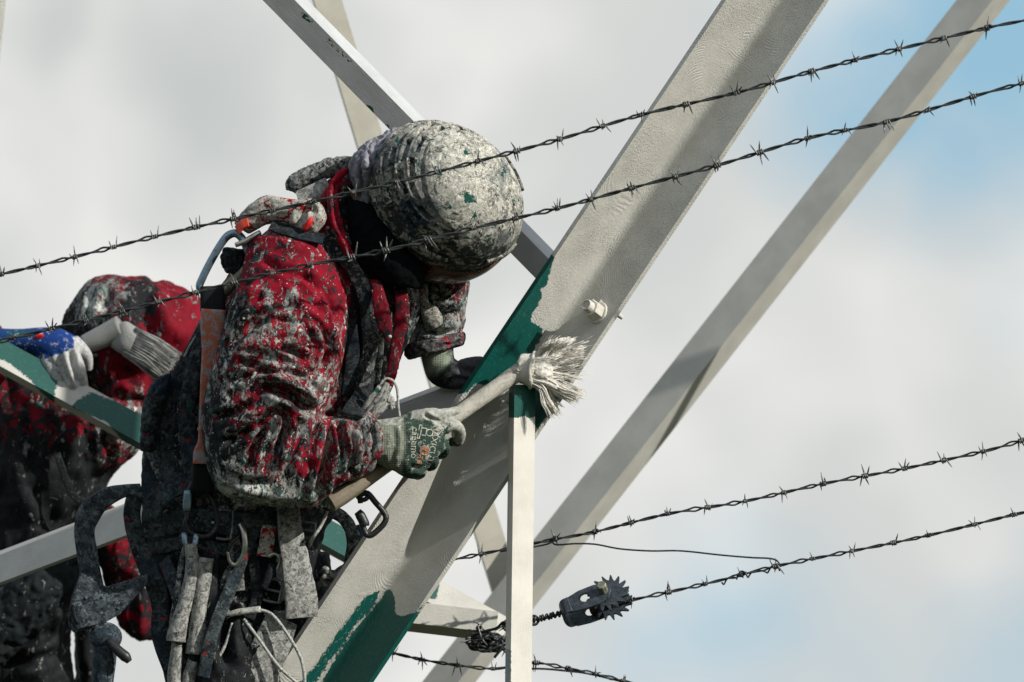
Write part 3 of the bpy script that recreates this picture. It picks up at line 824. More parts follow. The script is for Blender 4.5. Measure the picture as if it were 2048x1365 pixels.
def circ(cx, cy, r, n=10, a0=-2.35): return [(cx+r*math.cos(a0+2*math.pi*i/n), cy+r*math.sin(a0+2*math.pi*i/n)) for i in range(n)]
obj('side_plate', pholes(outline, circ(-14, 2, 10), -24, 4), M['zinc'], st, 0, False, bevel=.8)
obj('side_plate', pholes(outline, circ(-14, 2, 10), 26, 4), M['zinc'], st, 0, False, bevel=.8)
# bent web that joins the plates
o0 = p(1190, 1212, -150)
V, F = ribbon([o0+sx*-46+ax_s*-25, o0+sx*-62+ax_s*-21, o0+sx*-68, o0+sx*-62+ax_s*23, o0+sx*-46+ax_s*27], 36, 4, [tuple(-sx)]*5, 6)
obj('web', (V, F), M['zinc'], st)
def wheel(off):
    pr_ = []
    n = 15
    for i in range(n):
        a = 2*math.pi*i/n
        for da, r in ((0, 30), (.10, 32), (.17, 37), (.235, 43), (.275, 43.5), (.29, 36), (.30, 31)):
            pr_.append((34+r*math.cos(a+da*1.35), 0+r*math.sin(a+da*1.35)))
    return splate(pr_, off, 5)
obj('toothed_wheel', wheel(-15), M['zinc'], st, 0, False)
obj('toothed_wheel', wheel(17), M['zinc'], st, 0, False)
c = o0+sx*26+sy*2
obj('spindle', tube([c-ax_s*48, c-ax_s*46.5, c+ax_s*34], [9, 10, 10], 8), M['spindle'], st, 0, False, bevel=1)
cc = o0+sx*34
obj('drum', tube([cc-ax_s*14, cc+ax_s*15], 13, 16), M['zinc'], st, 0, True, angle=40)
# rust coloured bolt seen through the hole
cb = o0+sx*-8+sy*-5
obj('pawl', tube([cb-ax_s*20, cb+ax_s*22], 6, 8), plain_mat('rusted_pawl', (.06, .035, .02), .8), st)
# strand wound on the drum and the tail out of the back
wind = [cc+sx*16*math.cos(a)+sy*16*math.sin(a)+ax_s*(-10+a*1.05) for a in np.linspace(.8, 22, 90)]
obj('wound_wire', tube(wind, 2.6, 6), M['wire'], st)
tail = obj('wrapped_tail', tube([p(1148, 1228, -150), p(1130, 1231, -152), p(1098, 1241, -156), p(1066, 1247, -160)], 2.8, 7, 5), M['wire'], st)
wr = []
for i in range(120):
    t = i/119; c_ = p(1122-56*t, 1233+14*t, -152-8*t); a = t*2*math.pi*8
    wr.append(c_+np.array([0, 5.2*math.cos(a), 5.2*math.sin(a)])+np.array([1.4*math.sin(a*.37), 0, 0]))
obj('wrapped_tail', tube(wr, 2.5, 6), M['wire'], st)
lp = [p(1068+9*math.cos(a), 1247+9*math.sin(a), -160+3*math.sin(a)) for a in np.linspace(0, 6.283, 18)[:-1]]
obj('end_loop', tube(lp, 2.8, 7, 0, True), M['wire'], st)

# ------------------------------------------------------------------ the painter in front
def skin(name, lofts, voxel, smooth_it=3):
    mm = Mesh()
    for VF in lofts: mm.add(*VF)
    V, F = remesh(mm, voxel)
    return relax(V, F, smooth_it), F
HC = p(893, 396, 60)
HA = np.array([.44, .25, .86]); HA /= np.linalg.norm(HA)
HF = np.array([.754, -.624, -.205]); HF -= HA*HF.dot(HA); HF /= np.linalg.norm(HF)
HS = np.cross(HF, HA); HS /= np.linalg.norm(HS)
if HS[2] < 0: HS = -HS

M['skin'] = plain_mat('skin', (.22, .10, .062), .5, 0, .12, 60, .0006)
TORSO = [((300, 1200), (625, 1200), -85, 130), ((287, 1080), (640, 1090), -85, 135), ((281, 980), (690, 985), -85, 140), ((290, 890), (735, 880), -80, 142), ((328, 790), (775, 800), -68, 142),
         ((372, 690), (803, 710), -52, 140), ((420, 600), (838, 640), -36, 128), ((475, 520), (846, 578), -26, 112), ((540, 455), (815, 520), -16, 96), ((622, 400), (768, 452), -6, 78), ((665, 350), (765, 400), 5, 55), ((690, 335), (770, 370), 8, 40)]
ARM_R = [((505, 470), (668, 490), 55, 70), ((487, 540), (688, 575), 100, 84), ((463, 620), (699, 650), 135, 86), ((437, 715), (686, 745), 152, 84), ((416, 800), (655, 822), 160, 80), ((412, 880), (632, 880), 160, 74), ((428, 950), (622, 935), 158, 62), ((452, 985), (600, 975), 158, 42)]
FORE_R = [((440, 800), (430, 930), 158, 50), ((478, 815), (450, 985), 160, 66), ((540, 812), (520, 1005), 162, 72), ((600, 822), (600, 1014), 162, 70), ((632, 832), (636, 1010), 158, 66), ((668, 832), (668, 975), 150, 62), ((702, 824), (700, 962), 140, 58), ((735, 822), (728, 950), 130, 54), ((758, 838), (750, 940), 124, 50), ((768, 858), (757, 928), 120, 44)]
ARM_L = [((740, 470), (800, 480), -50, 60), ((790, 510), (880, 490), -70, 58), ((836, 560), (934, 550), -82, 50), ((832, 600), (933, 600), -84, 48), ((826, 640), (928, 645), -84, 46), ((818, 668), (923, 668), -82, 46), ((812, 692), (930, 672), -80, 48), ((816, 716), (922, 690), -78, 44)]
LEG_R = [((300, 1150), (500, 1170), -35, 100), ((312, 1250), (545, 1260), -20, 100), ((340, 1360), (560, 1360), -10, 98), ((360, 1600), (540, 1600), -5, 90)]
LEG_L = [((430, 1120), (655, 1110), -130, 105), ((430, 1200), (655, 1180), -135, 105), ((400, 1290), (620, 1270), -135, 100), ((380, 1400), (560, 1400), -130, 90), ((380, 1600), (520, 1600), -130, 85)]
def shrink(st, d=14, k=.66):
    out = []
    for L, R, z, h in st:
        L = np.array(L, float); R = np.array(R, float); c = (L+R)/2
        out.append((tuple(c+(L-c)*k), tuple(c+(R-c)*k), z, h*k))
    return out
hc = HC-HA*42
head = [ellipsoid(hc, (HF*92, HS*72, HA*108)), ellipsoid(hc-HA*58+HF*28, (HF*58, HS*52, HA*50)), ellipsoid(hc+HF*96-HA*22, (HF*16, HS*13, HA*22)),
        ellipsoid(hc+HS*74-HA*12, (HF*18, HS*8, HA*28)), ellipsoid(hc-HS*74-HA*12, (HF*18, HS*8, HA*28)), ellipsoid(hc+HF*84-HA*62, (HF*12, HS*24, HA*6)), ellipsoid(hc+HF*84-HA*72, (HF*11, HS*20, HA*6)),
        ellipsoid(hc+HF*80+HA*12+HS*30, (HF*14, HS*20, HA*7)), ellipsoid(hc+HF*80+HA*12-HS*30, (HF*14, HS*20, HA*7)),
        tube([p(705, 400, 10), p(780, 420, 10), hc-HA*70-HF*20], [62, 58, 56], 20, 5)]
hand_core = tube(pts((740, 885, 122), (800, 888, 110), (840, 885, 105)), [30, 28, 30], 14, 4)
hand_far = tube(pts((870, 670, -134), (878, 720, -130), (910, 748, -128)), [26, 24, 26], 14, 4)
Vb, Fb = skin('body', head+[loft(shrink(s)) for s in (TORSO, ARM_R, FORE_R, ARM_L, LEG_R, LEG_L)]+[hand_core, hand_far], 8)
person = obj('person', (Vb, Fb), M['skin'], None, 0, True, origin=p(470, 1600, 0))
tag(person, 'painter in a paint caked helmet and red work suit brushing the wide leg', 'person', 'painters on the tower')
for sg in (1, -1):
    obj('eye', ellipsoid(hc+HF*82-HA*2+HS*30*sg, (HF*11, HS*11, HA*11), 14, 10), plain_mat('eye_white', (.6, .58, .55), .2), person)
hairV = ellipsoid(hc-HF*14+HA*6, (HF*92, HS*77, HA*106), 30, 18)
hv = np.array(np.concatenate([hairV[0]])); keep = hv
obj('hair', hairV, plain_mat('hair', (.02, .016, .014), .6), person)

# work suit
Vc, Fc = skin('suit', [loft(TORSO, 40), loft(ARM_R, 36, 4, 2.15), loft(FORE_R, 36, 4, 2.1), loft(ARM_L, 32), loft(LEG_R, 36), loft(LEG_L, 36)], 4.2, 4)
N = vnormals(Vc, Fc)
# loose cloth: broad slack, then drawn folds, then small crumples
P3 = Vc
slack = (fbm(P3/np.array([70, 70, 70.]), 3, 3)-.5)*9
rid = 1-np.abs(fbm(P3/np.array([48, 30, 40.])+fbm(P3/60., 2, 9)[:, None]*1.4, 3, 21)-.5)*2
Vc = Vc+N*(slack+(rid-.78)*5)[:, None]
N = vnormals(Vc, Fc)
FOLDS = [
    # upper arm
    ([(478, 640), (500, 610), (540, 585)], 10, -7), ([(462, 702), (508, 652), (562, 618)], 10, -9), ([(455, 745), (500, 700), (570, 668), (640, 660)], 12, 6), ([(560, 692), (590, 702), (622, 722)], 8, -9),
    ([(484, 722), (530, 736), (572, 752)], 8, -8), ([(470, 690), (540, 690), (610, 700), (660, 730)], 9, 5), ([(440, 800), (480, 770), (520, 765)], 10, 5),
    ([(527, 772), (560, 776), (592, 792), (618, 812), (640, 824)], 12, -20), ([(540, 752), (590, 766), (640, 800)], 9, 7), ([(600, 760), (640, 740), (668, 700)], 9, -7), ([(650, 640), (662, 690), (652, 760)], 9, -6),
    ([(560, 560), (610, 610), (650, 690)], 12, 5), ([(600, 540), (655, 590), (685, 640)], 10, -6), ([(520, 560), (500, 620), (480, 680)], 12, 4),
    ([(458, 706), (520, 698), (590, 712), (655, 748)], 4, 3.5), ([(640, 560), (668, 640), (672, 720)], 4, 3), ([(600, 1012), (612, 930), (640, 850)], 4, 3),
    ([(470, 770), (520, 745), (560, 748)], 7, -6), ([(500, 660), (560, 640), (600, 650)], 7, -6), ([(610, 630), (640, 650), (668, 690)], 7, -6), ([(430, 775), (470, 740), (510, 735)], 6, 5), ([(560, 730), (610, 740), (650, 775)], 6, 5),
    # elbow
    ([(440, 870), (470, 856), (518, 826), (560, 806), (600, 806)], 9, 9), ([(450, 890), (500, 862), (545, 838)], 8, -9), ([(430, 842), (470, 825), (520, 800)], 9, -8), ([(455, 925), (500, 900), (540, 850)], 9, -6),
    ([(572, 818), (578, 850), (556, 905)], 8, -11), ([(590, 822), (592, 860), (580, 900), (560, 940)], 8, 8), ([(545, 850), (520, 880), (505, 930)], 8, -8), ([(620, 835), (614, 880), (590, 950)], 9, 7),
    ([(667, 836), (664, 880), (654, 925), (634, 1000)], 9, -18), ([(646, 836), (640, 880), (625, 930)], 8, 8), ([(683, 838), (682, 870), (690, 905)], 7, -10), ([(695, 832), (700, 880), (712, 930)], 7, 8),
    ([(706, 855), (709, 905), (700, 950)], 7, -11), ([(722, 830), (735, 870), (726, 930)], 7, 7), ([(740, 838), (752, 880), (735, 920)], 6, -9), ([(762, 880), (730, 915), (700, 955)], 6, -8),
    ([(470, 960), (540, 985), (620, 990)], 12, 5), ([(450, 940), (500, 960), (560, 960)], 9, -5),
    # shoulder and back
    ([(545, 480), (600, 500), (660, 530)], 12, 5), ([(520, 520), (580, 545), (640, 560)], 9, -5), ([(380, 720), (350, 800), (330, 900)], 14, -12), ([(410, 700), (390, 800), (380, 900)], 12, -10), ([(330, 830), (310, 900), (300, 980)], 10, -9),
    # chest in shade
    ([(720, 560), (750, 640), (770, 720)], 14, 9), ([(750, 700), (740, 780), (720, 830)], 12, -10), ([(790, 640), (780, 720), (770, 780)], 10, 8),
    # far sleeve
    ([(850, 585), (885, 592), (920, 580)], 7, -9), ([(845, 600), (880, 608), (925, 604)], 7, 7), ([(842, 620), (880, 628), (922, 622)], 7, -9), ([(838, 640), (880, 650), (920, 640)], 7, 6), ([(830, 662), (880, 666), (920, 660)], 6, -9),
    # trousers
    ([(330, 1180), (360, 1260), (370, 1350)], 14, -12), ([(470, 1180), (450, 1260), (460, 1340)], 14, -12), ([(560, 1150), (540, 1240), (500, 1320)], 14, 9),
]
Vc = sculpt(Vc, N, [(l_, w_*.80, d_*1.65) for l_, w_, d_ in FOLDS])
N = vnormals(Vc, Fc)
cr = 1-np.abs(fbm(Vc/np.array([17, 12, 14.])+fbm(Vc/30., 2, 4)[:, None], 3, 40)-.5)*2
Vc = Vc+N*((cr-.78)*4.0)[:, None]
Vc = relax(Vc, Fc, 1, .35)
px = pixel_of(Vc)
def blob(P, x, y, rx, ry): return np.exp(-((P[:, 0]-x)/rx)**2-((P[:, 1]-y)/ry)**2)
dirt_shade = -.02+.50*blob(px, 530, 985, 130, 34)+.12*blob(px, 500, 730, 60, 60)+.12*blob(px, 560, 660, 60, 50)+.10*blob(px, 720, 880, 50, 70)+.2*blob(px, 640, 760, 30, 60)+.30*blob(px, 880, 640, 70, 50)-.35*blob(px, 560, 520, 110, 50)-.12*blob(px, 470, 860, 50, 40)-.5*blob(px, 660, 600, 30, 60)-.8*smooth01(690, 715, px[:, 0])*(px[:, 1] < 800)*(px[:, 0] < 815)-.7*smooth01(1010, 1040, px[:, 1])-.12*smooth01(420, 380, px[:, 0])  # grey taken off the chest as part of its painted shade
soak_shade = .55*smooth01(430, 370, px[:, 0])+.9*smooth01(1000, 1080, px[:, 1])+.75*blob(px, 450, 930, 50, 80)+.6*blob(px, 480, 640, 25, 60)+.5*blob(px, 430, 800, 30, 50)-.35*blob(px, 570, 620, 120, 120)+.55*blob(px, 860, 640, 60, 60)+1.0*smooth01(690, 720, px[:, 0])*(px[:, 1] < 800)*(px[:, 0] < 815)+.5*smooth01(1010, 1040, px[:, 1])  # soaked back and trousers; the chest term paints shade into the cloth
M['suit'] = cloth_mat('red_work_suit', soot_shade_amt=.74, grey_amt=.60, green_amt=.95, white_amt=.62)
obj('work_suit', (Vc, Fc), M['suit'], person, 0, True, {'dirt_shade': np.clip(dirt_shade, -.3, 1.2), 'soak_shade': np.clip(soak_shade, -.4, 1.2)})['label'] = 'red work suit caked with grey paint'
suit_bvh = BVHTree.FromPolygons([Vector(v) for v in Vc], Fc)
def drape(points, off=6.0, bvh=None, default=0.0):
    """lay picture points on the suit; returns path and surface normals"""
    P_, H = [], []
    for q in points:
        a = p(q[0], q[1], 600); hit = (bvh or suit_bvh).ray_cast(Vector(a), Vector((0, 0, -1)))
        o_ = q[2] if len(q) > 2 else off
        if hit[0] is None: P_.append(p(q[0], q[1], default+o_)); H.append(np.array([0, 0, 1.]))
        else:
            nn = np.array(hit[1]); nn = nn if nn[2] > 0 else -nn; nn = nn+np.array([0, 0, .6]); nn /= np.linalg.norm(nn)
            P_.append(np.array(hit[0])+np.array([0, 0, o_])); H.append(nn)
    # keep the webbing taut: smooth depths
    z = np.array([q[2] for q in P_])
    if len(z) > 2:
        zs = z.copy(); zs[1:-1] = np.maximum(z[1:-1], .25*z[:-2]+.5*z[1:-1]+.25*z[2:])
        for i, q in enumerate(P_): q[2] = zs[i]
    return P_, H

# helmet
def helmet_mesh():
    nu, nv = 560, 190; V = []; rim = math.radians(98)
    thetas = np.linspace(0, 2*math.pi, nu, endpoint=False)
    for j in range(nv):
        ph = rim*(j/(nv-1))**.9 if j else 0.004
        ct, st_ = math.cos(ph), math.sin(ph); fx = np.cos(thetas); sx_ = np.sin(thetas)
        d = st_*(fx[:, None]*HF+sx_[:, None]*HS)+ct*HA
        af = np.where(fx > 0, 164, 172.)
        r = 1/np.sqrt((st_*fx/af)**2+(st_*sx_/137.)**2+(ct/143.)**2)
        deg = math.degrees(ph); az = np.degrees(np.arctan2(sx_, fx))             # 0 front, 90 side towards the lens
        back = smooth01(62, 80, np.abs(az))*(.45+.55*smooth01(.30, .42, fbm(np.stack([az/14, az*0+ph*9, az*0], 1), 2, 77)))
        h = np.zeros(nu)
        e = 45+3*np.sin(np.radians(az*2))
        h += 3.2*smooth01(1.2, -1.2, deg-e)*back                                   # smooth cap stands proud of the vented band
        h -= 3.0*np.exp(-((deg-e-2.0)/1.1)**2)*back
        # rows of vent slots with ribs between
        for k, (c_, wd, n, ph0) in enumerate(((52.5, 2.4, 15, 0.), (60.5, 2.6, 13, 9.), (69.0, 2.4, 14, 4.))):
            u = ((az+ph0) % (360/n))/(360/n); slot = smooth01(.10, .18, u)*smooth01(.90, .82, u)
            tilt = (u-.5)*2.2
            x = np.abs(deg-c_-tilt)
            h -= 12.5*slot*smooth01(wd, wd*.55, x)*back
            h += 1.8*slot*np.exp(-((x-wd*1.3)/.6)**2)*back
        # side ridge and brow ridge
        h += 2.2*np.exp(-((deg-80)/1.5)**2)
        h += 4.5*smooth01(91, 97, deg)
        # centre crest and small front plate
        h += 2.0*np.exp(-((np.abs(np.sin(np.radians(az)))*deg*1.0-0)/3.2)**2)*smooth01(60, 30, deg)*0
        V.append(HC+d*(r+h)[:, None])
    V = np.array(V).reshape(-1, 3)
    F = grid_faces(nv, nu); F.append(tuple(range(nu))[::-1])
    # inner shell so the rim has thickness
    inner = HC+(V[(nv-60)*nu:]-HC)*np.array([.965]); n0 = len(V); rows = 60
    inner = inner.reshape(rows, nu, 3)[::-1].reshape(-1, 3)
    V2 = np.concatenate([V, inner]); F += grid_faces(rows, nu, True, n0)
    for a in range(nu):
        b = (a+1) % nu; F.append(((nv-1)*nu+a, (nv-1)*nu+b, n0+b, n0+a))
    return V2, F
Vh, Fh = helmet_mesh()
nh = (Vh-HC); nh /= np.linalg.norm(nh, axis=1)[:, None]
Vh = Vh+nh*((fbm(Vh/30., 4, 5)-.5)*3.6+(fbm(Vh/5., 3, 8)-.5)*.9)[:, None]
hp = pixel_of(Vh)
M['helmet'] = crust_mat('paint_crust_helmet', (.43, .425, .375), (.016, .021, .019), .56, .74, .72, blue=.55)
hd = .55*blob(hp, 940, 360, 95, 90)-.5*blob(hp, 800, 430, 60, 80)-.5*smooth01(455, 520, hp[:, 1])+.2  # lit crown, dark left and dark lower edge painted into the crust
helm = obj('helmet', (Vh, Fh), M['helmet'], person, 0, True, {'dirt_shade': hd}); helm['label'] = 'vented climbing helmet crusted with grey and green paint'
# raised pieces on the shell
def on_helmet(deg, az, off=0.0):
    ph, a = math.radians(deg), math.radians(az); d = math.sin(ph)*(math.cos(a)*HF+math.sin(a)*HS)+math.cos(ph)*HA
    af = 164 if math.cos(a) > 0 else 172
    r = 1/math.sqrt((math.sin(ph)*math.cos(a)/af)**2+(math.sin(ph)*math.sin(a)/137)**2+(math.cos(ph)/143)**2)
    return HC+d*(r+off), d
for (d0, a0, d1, a1, w) in ((80, 62, 84, 105, 20), (76, 128, 80, 165, 16), (70, -40, 66, -75, 16), (78, 0, 76, 30, 14)):
    path, hints = [], []
    for t in np.linspace(0, 1, 7):
        q, d = on_helmet(d0+(d1-d0)*t, a0+(a1-a0)*t, 3.5); path.append(q); hints.append(d)
    obj('lamp_clip', ribbon(path, w, 7, hints, 4), M['helmet'], helm)
# clear visor under the front rim
s_v = NT('clear_visor'); M['visor'] = s_v.done((.16, .085, .06), .08, None, 0, .6); s_v.b.inputs['Transmission Weight'].default_value = .45; s_v.b.inputs['IOR'].default_value = 1.25
rows = []
for deg in np.linspace(94, 116, 8):
    rows.append(np.array([on_helmet(deg, az, 5+(deg-94)*1.15)[0] for az in np.linspace(-25, 66, 30)]))
Vv = np.concatenate(rows); nv_ = len(Vv); Fv = grid_faces(8, 30, False)
Vv2 = np.concatenate([Vv, HC+(Vv-HC)*.985]); Fv2 = Fv+[tuple(i+nv_ for i in f)[::-1] for f in Fv]
bd = [i for i in range(30)]+[29+30*i for i in range(1, 8)]+[30*7+i for i in range(28, -1, -1)]+[30*i for i in range(6, 0, -1)]
for i in range(len(bd)): a, b = bd[i], bd[(i+1) % len(bd)]; Fv2.append((a, b, b+nv_, a+nv_))
obj('visor', (Vv2, Fv2), M['visor'], helm)
# chin strap
q0, _ = on_helmet(97, 95, -6); q1 = hc-HA*100+HF*40
obj('chin_strap', ribbon([q0, (q0+q1)/2+HS*18, q1], 16, 3, HS, 6), plain_mat('black_webbing', (.012, .013, .014), .8, 0, .3, 300), helm)

# neck cloth bunched under the helmet
def crumple(lofts, vox, amp, sc, seed, folds=(), it=3):
    V, F = skin('c', lofts, vox, it); N_ = vnormals(V, F)
    r_ = 1-np.abs(fbm(V/np.asarray(sc)+fbm(V/(np.mean(sc)*1.3), 2, seed)[:, None]*1.1, 3, seed+5)-.5)*2
    V = V+N_*((r_-.78)*amp)[:, None]
    if folds: V = sculpt(V, vnormals(V, F), folds)
    return V, F
M['scarf'] = plain_mat('grey_lilac_cloth', (.20, .20, .235), .85, 0, .2, 90, .0007, (.40, .40, .40), .3)
scarf = crumple([loft([((788, 258), (815, 268), 55, 14), ((752, 279), (800, 296), 70, 30), ((728, 294), (785, 326), 78, 38), ((706, 320), (765, 372), 80, 40), ((703, 352), (748, 412), 58, 40), ((716, 392), (752, 442), 56, 34), ((728, 425), (752, 470), 55, 24)], 30),
                 loft([((700, 330), (722, 322), 70, 16), ((705, 352), (728, 345), 78, 18), ((716, 380), (735, 372), 80, 14)], 20)], 2.6, 17, (13, 30, 16.), 60,
                [([(722, 325), (730, 360), (728, 400)], 5, -12), ([(745, 310), (742, 350), (738, 400)], 5, -12), ([(765, 300), (752, 340), (748, 380)], 5, -11), ([(735, 312), (736, 350), (732, 400)], 5, 6), ([(780, 280), (765, 310), (755, 340)], 6, 5)])
obj('neck_scarf', scarf, M['scarf'], person)
M['collar'] = cloth_mat('red_collar_cloth', (.27, .0015, .016), soot_shade_amt=.45, grey_amt=.16, green_amt=0, white_amt=.25)
def att0(V): return {'dirt_shade': np.zeros(len(V)), 'soak_shade': np.zeros(len(V))}
def cloth_part(name, VF, mat, parent, z0=0):
    V = VF[0] if not isinstance(VF, Mesh) else VF.verts(); return obj(name, VF, mat, parent, z0, True, att0(V), angle=50)
cl = crumple([tube(pts((700, 340, 66), (682, 352, 82), (668, 378, 92), (668, 415, 104), (678, 455, 112), (692, 490, 116), (706, 520, 112)), [6, 9, 10, 11, 11, 10, 8], 14, 6),
              tube(pts((682, 362, 78), (662, 390, 76), (646, 415, 74)), [9, 14, 10], 12, 5)], 2.6, 4, (20, 20, 20.), 71,
             [([(690, 352), (672, 385), (676, 440), (692, 480)], 4, -5)])
cloth_part('collar', cl, M['collar'], person)
M['flap'] = cloth_mat('shaded_red_collar', (.15, .001, .010), soot_shade_amt=.5, grey_amt=.2, green_amt=0, white_amt=.2)  # darker copy of the collar red, its shade painted in
for k, st_ in enumerate(([((742, 560), (764, 560), 108, 4), ((746, 610), (780, 610), 122, 4), ((755, 650), (787, 650), 126, 4), ((768, 676), (787, 676), 126, 4), ((776, 686), (783, 686), 126, 3)],
                         [((790, 590), (818, 585), 88, 4), ((788, 640), (822, 632), 96, 4), ((780, 700), (808, 690), 100, 4), ((772, 760), (794, 756), 100, 4), ((770, 790), (778, 788), 96, 3)])):
    V, F = crumple([loft(st_, 20, 5)], 2.4, 3, (20, 26, 20.), 80+k)
    cloth_part('collar_flap', (V, F), M['flap'], person)

# black balaclava: added shape painting the head's shade into the collar
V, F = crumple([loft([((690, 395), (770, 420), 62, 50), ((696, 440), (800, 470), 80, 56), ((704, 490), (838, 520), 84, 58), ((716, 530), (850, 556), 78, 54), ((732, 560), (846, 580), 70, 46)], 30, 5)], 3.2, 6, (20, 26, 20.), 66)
obj('neck_shade', (V, F), plain_mat('neck_shade_black', (.004, .005, .006), .95, 0, .3, 200, .0006, spec=.05), person)

# gloves
def text_mesh(body, size):
    cu = bpy.data.curves.new('t', 'FONT'); cu.body = body; cu.size = size; cu.resolution_u = 2; cu.align_x = 'CENTER'; cu.align_y = 'CENTER'; cu.extrude = 0
    o = bpy.data.objects.new('t', cu); COL.objects.link(o); dg = bpy.context.evaluated_depsgraph_get(); dg.update()
    me = bpy.data.meshes.new_from_object(o.evaluated_get(dg))
    V = np.array([v.co[:] for v in me.vertices]); F = [tuple(q.vertices) for q in me.polygons]
    bpy.data.objects.remove(o); bpy.data.curves.remove(cu); bpy.data.meshes.remove(me)
    return V, F
def decal(name, VF, at, right, up, bvh, mat, parent, z0=0, lift=.7):
    """flat print laid on a curved surface: glyph x along `right`, y along `up` in the picture plane"""
    V, F = VF; out = []
    for v in V:
        x = at[0]+right[0]*v[0]+up[0]*v[1]; y = at[1]+right[1]*v[0]+up[1]*v[1]
        h = bvh.ray_cast(Vector(p(x, y, 900)), Vector((0, 0, -1)))
        z = h[0].z if h[0] is not None else 100
        out.append(p(x, y, z+lift))
    n = len(out); out = out+[o-np.array([0, 0, lift*.8]) for o in out]
    F2 = list(F)+[tuple(i+n for i in f)[::-1] for f in F]
    e = {}
    for f in F:
        for i in range(len(f)):
            k = (f[i], f[(i+1) % len(f)]); kk = (k[1], k[0])
            if kk in e: del e[kk]
            else: e[k] = 1
    for a, b in e: F2.append((b, a, a+n, b+n))
    return obj(name, (np.array(out), F2), mat, parent, z0, False)
M['glove'] = knit_mat('green_knit_glove', (.040, .078, .060), (.22, .255, .20), (.42, .425, .385), .78)
hand = [loft([((736, 838), (738, 922), 124, 36), ((760, 838), (756, 926), 122, 37), ((798, 833), (788, 940), 116, 38), ((828, 820), (812, 953), 110, 38), ((853, 818), (838, 955), 106, 36), ((877, 834), (864, 928), 103, 32), ((892, 850), (888, 900), 100, 22)], 30, 5, 2.2)]
fing = [([(880, 856, 104), (906, 850, 100), (920, 860, 84), (918, 880, 60), (900, 884, 44)], [15, 13, 11.5, 11, 9]),
        ([(866, 882, 102), (886, 888, 88), (890, 902, 64), (878, 908, 42), (858, 898, 32)], [15, 12, 11, 10.5, 9]),
        ([(850, 904, 100), (866, 914, 84), (866, 928, 60), (852, 930, 40), (832, 914, 32)], [14, 12, 11, 10.5, 9]),
        ([(828, 926, 98), (842, 936, 82), (840, 948, 60), (826, 946, 42), (808, 930, 38)], [13, 11.5, 10.5, 10, 9]),
        ([(828, 838, 118), (858, 830, 118), (888, 828, 104), (916, 819, 88)], [17, 15, 12, 8])]
Vg, Fg = skin('hand', hand+[tube(pts(*a), b, 16, 6) for a, b in fing], 2.4, 4)
Vg = sculpt(Vg, vnormals(Vg, Fg), [([(786, 842), (792, 880), (784, 930)], 5, -3), ([(806, 842), (812, 890), (800, 940)], 5, -2.5), ([(846, 826), (866, 838), (884, 846)], 4, -5), ([(860, 850), (880, 850), (900, 846)], 4, -4), ([(888, 868), (902, 876), (912, 872)], 3.5, -5), ([(868, 862), (850, 880), (846, 910)], 7, 2.5), ([(820, 930), (850, 935), (866, 915)], 5, -4), ([(870, 820), (885, 824), (905, 818)], 4, 2)])
gp = pixel_of(Vg); Ng = vnormals(Vg, Fg)
Vg = Vg+Ng*((fbm(Vg/9., 3, 31)-.5)*3.0)[:, None]
M['glove_r'] = M['glove']
g_dirt = 1.1*smooth01(842, 822, gp[:, 1]-.1*(gp[:, 0]-840))*(gp[:, 0] > 825)+1.1*blob(gp, 905, 822, 32, 16)+1.0*blob(gp, 922, 862, 14, 22)+.35*blob(gp, 880, 850, 16, 14)+.35*blob(gp, 785, 838, 40, 10)+.02
g_rib = smooth01(819, 815, gp[:, 0]-8*np.sin((gp[:, 1]-840)/90*math.pi)+8)
glove = obj('glove', (Vg, Fg), M['glove_r'], person, 0, True, {'dirt_shade': g_dirt, 'rib': g_rib}); glove['label'] = 'green knit glove gripping the brush handle, white lettering on its back'
gb = BVHTree.FromPolygons([Vector(v) for v in Vg], Fg)
M['print'] = plain_mat('pale_print', (.46, .45, .38), .8, 0, .3, 240, .0002, (.10, .13, .10), .62)
M['print_o'] = plain_mat('orange_print', (.58, .19, .09), .8, 0, .3, 400, .0002, (.40, .36, .28), .3)
dn = np.array([-.20, .98]); rt = np.array([.98, .20])          # text runs down the hand, glyph tops to the right
decal('lettering', text_mesh('MAXICUT', 17.5), (868, 886), dn, rt, gb, M['print'], glove)
decal('lettering', text_mesh('caeemo', 20), (831, 884), np.array([-.04, 1.]), np.array([1., .04]), gb, M['print'], glove)
decal('lettering', text_mesh('dry', 13), (856, 916), dn, rt, gb, M['print'], glove)
decal('lettering', text_mesh('ATG', 13), (842, 914), dn, rt, gb, M['print_o'], glove)
def disc_strips(r, n):
    V, F = [], []
    for k in range(n):
        y0_ = -r+2*r*k/n; y1_ = y0_+2*r/n*.66
        a0 = math.sqrt(max(r*r-y0_*y0_, 0)); a1 = math.sqrt(max(r*r-y1_*y1_, 0)); b = len(V)
        V += [(-a0, y0_, 0), (a0, y0_, 0), (a1, y1_, 0), (-a1, y1_, 0)]; F.append((b, b+1, b+2, b+3))
    return np.array(V), F
decal('emblem', disc_strips(7.5, 6), (851, 899), np.array([.85, .5]), np.array([.5, -.85]), gb, M['print_o'], glove)
def ring_flat(r0, r1, n=26):
    V = [(r*math.cos(a), r*math.sin(a), 0) for r in (r0, r1) for a in np.linspace(0, 2*math.pi, n, endpoint=False)]
    return np.array(V), [(i, (i+1) % n, n+(i+1) % n, n+i) for i in range(n)]
decal('emblem', ring_flat(8.2, 9.6), (851, 899), np.array([1, 0.]), np.array([0, -1.]), gb, M['print'], glove)
decal('emblem', ring_flat(5.5, 7.4), (861, 864), np.array([1, 0.]), np.array([0, -1.]), gb, M['print'], glove)
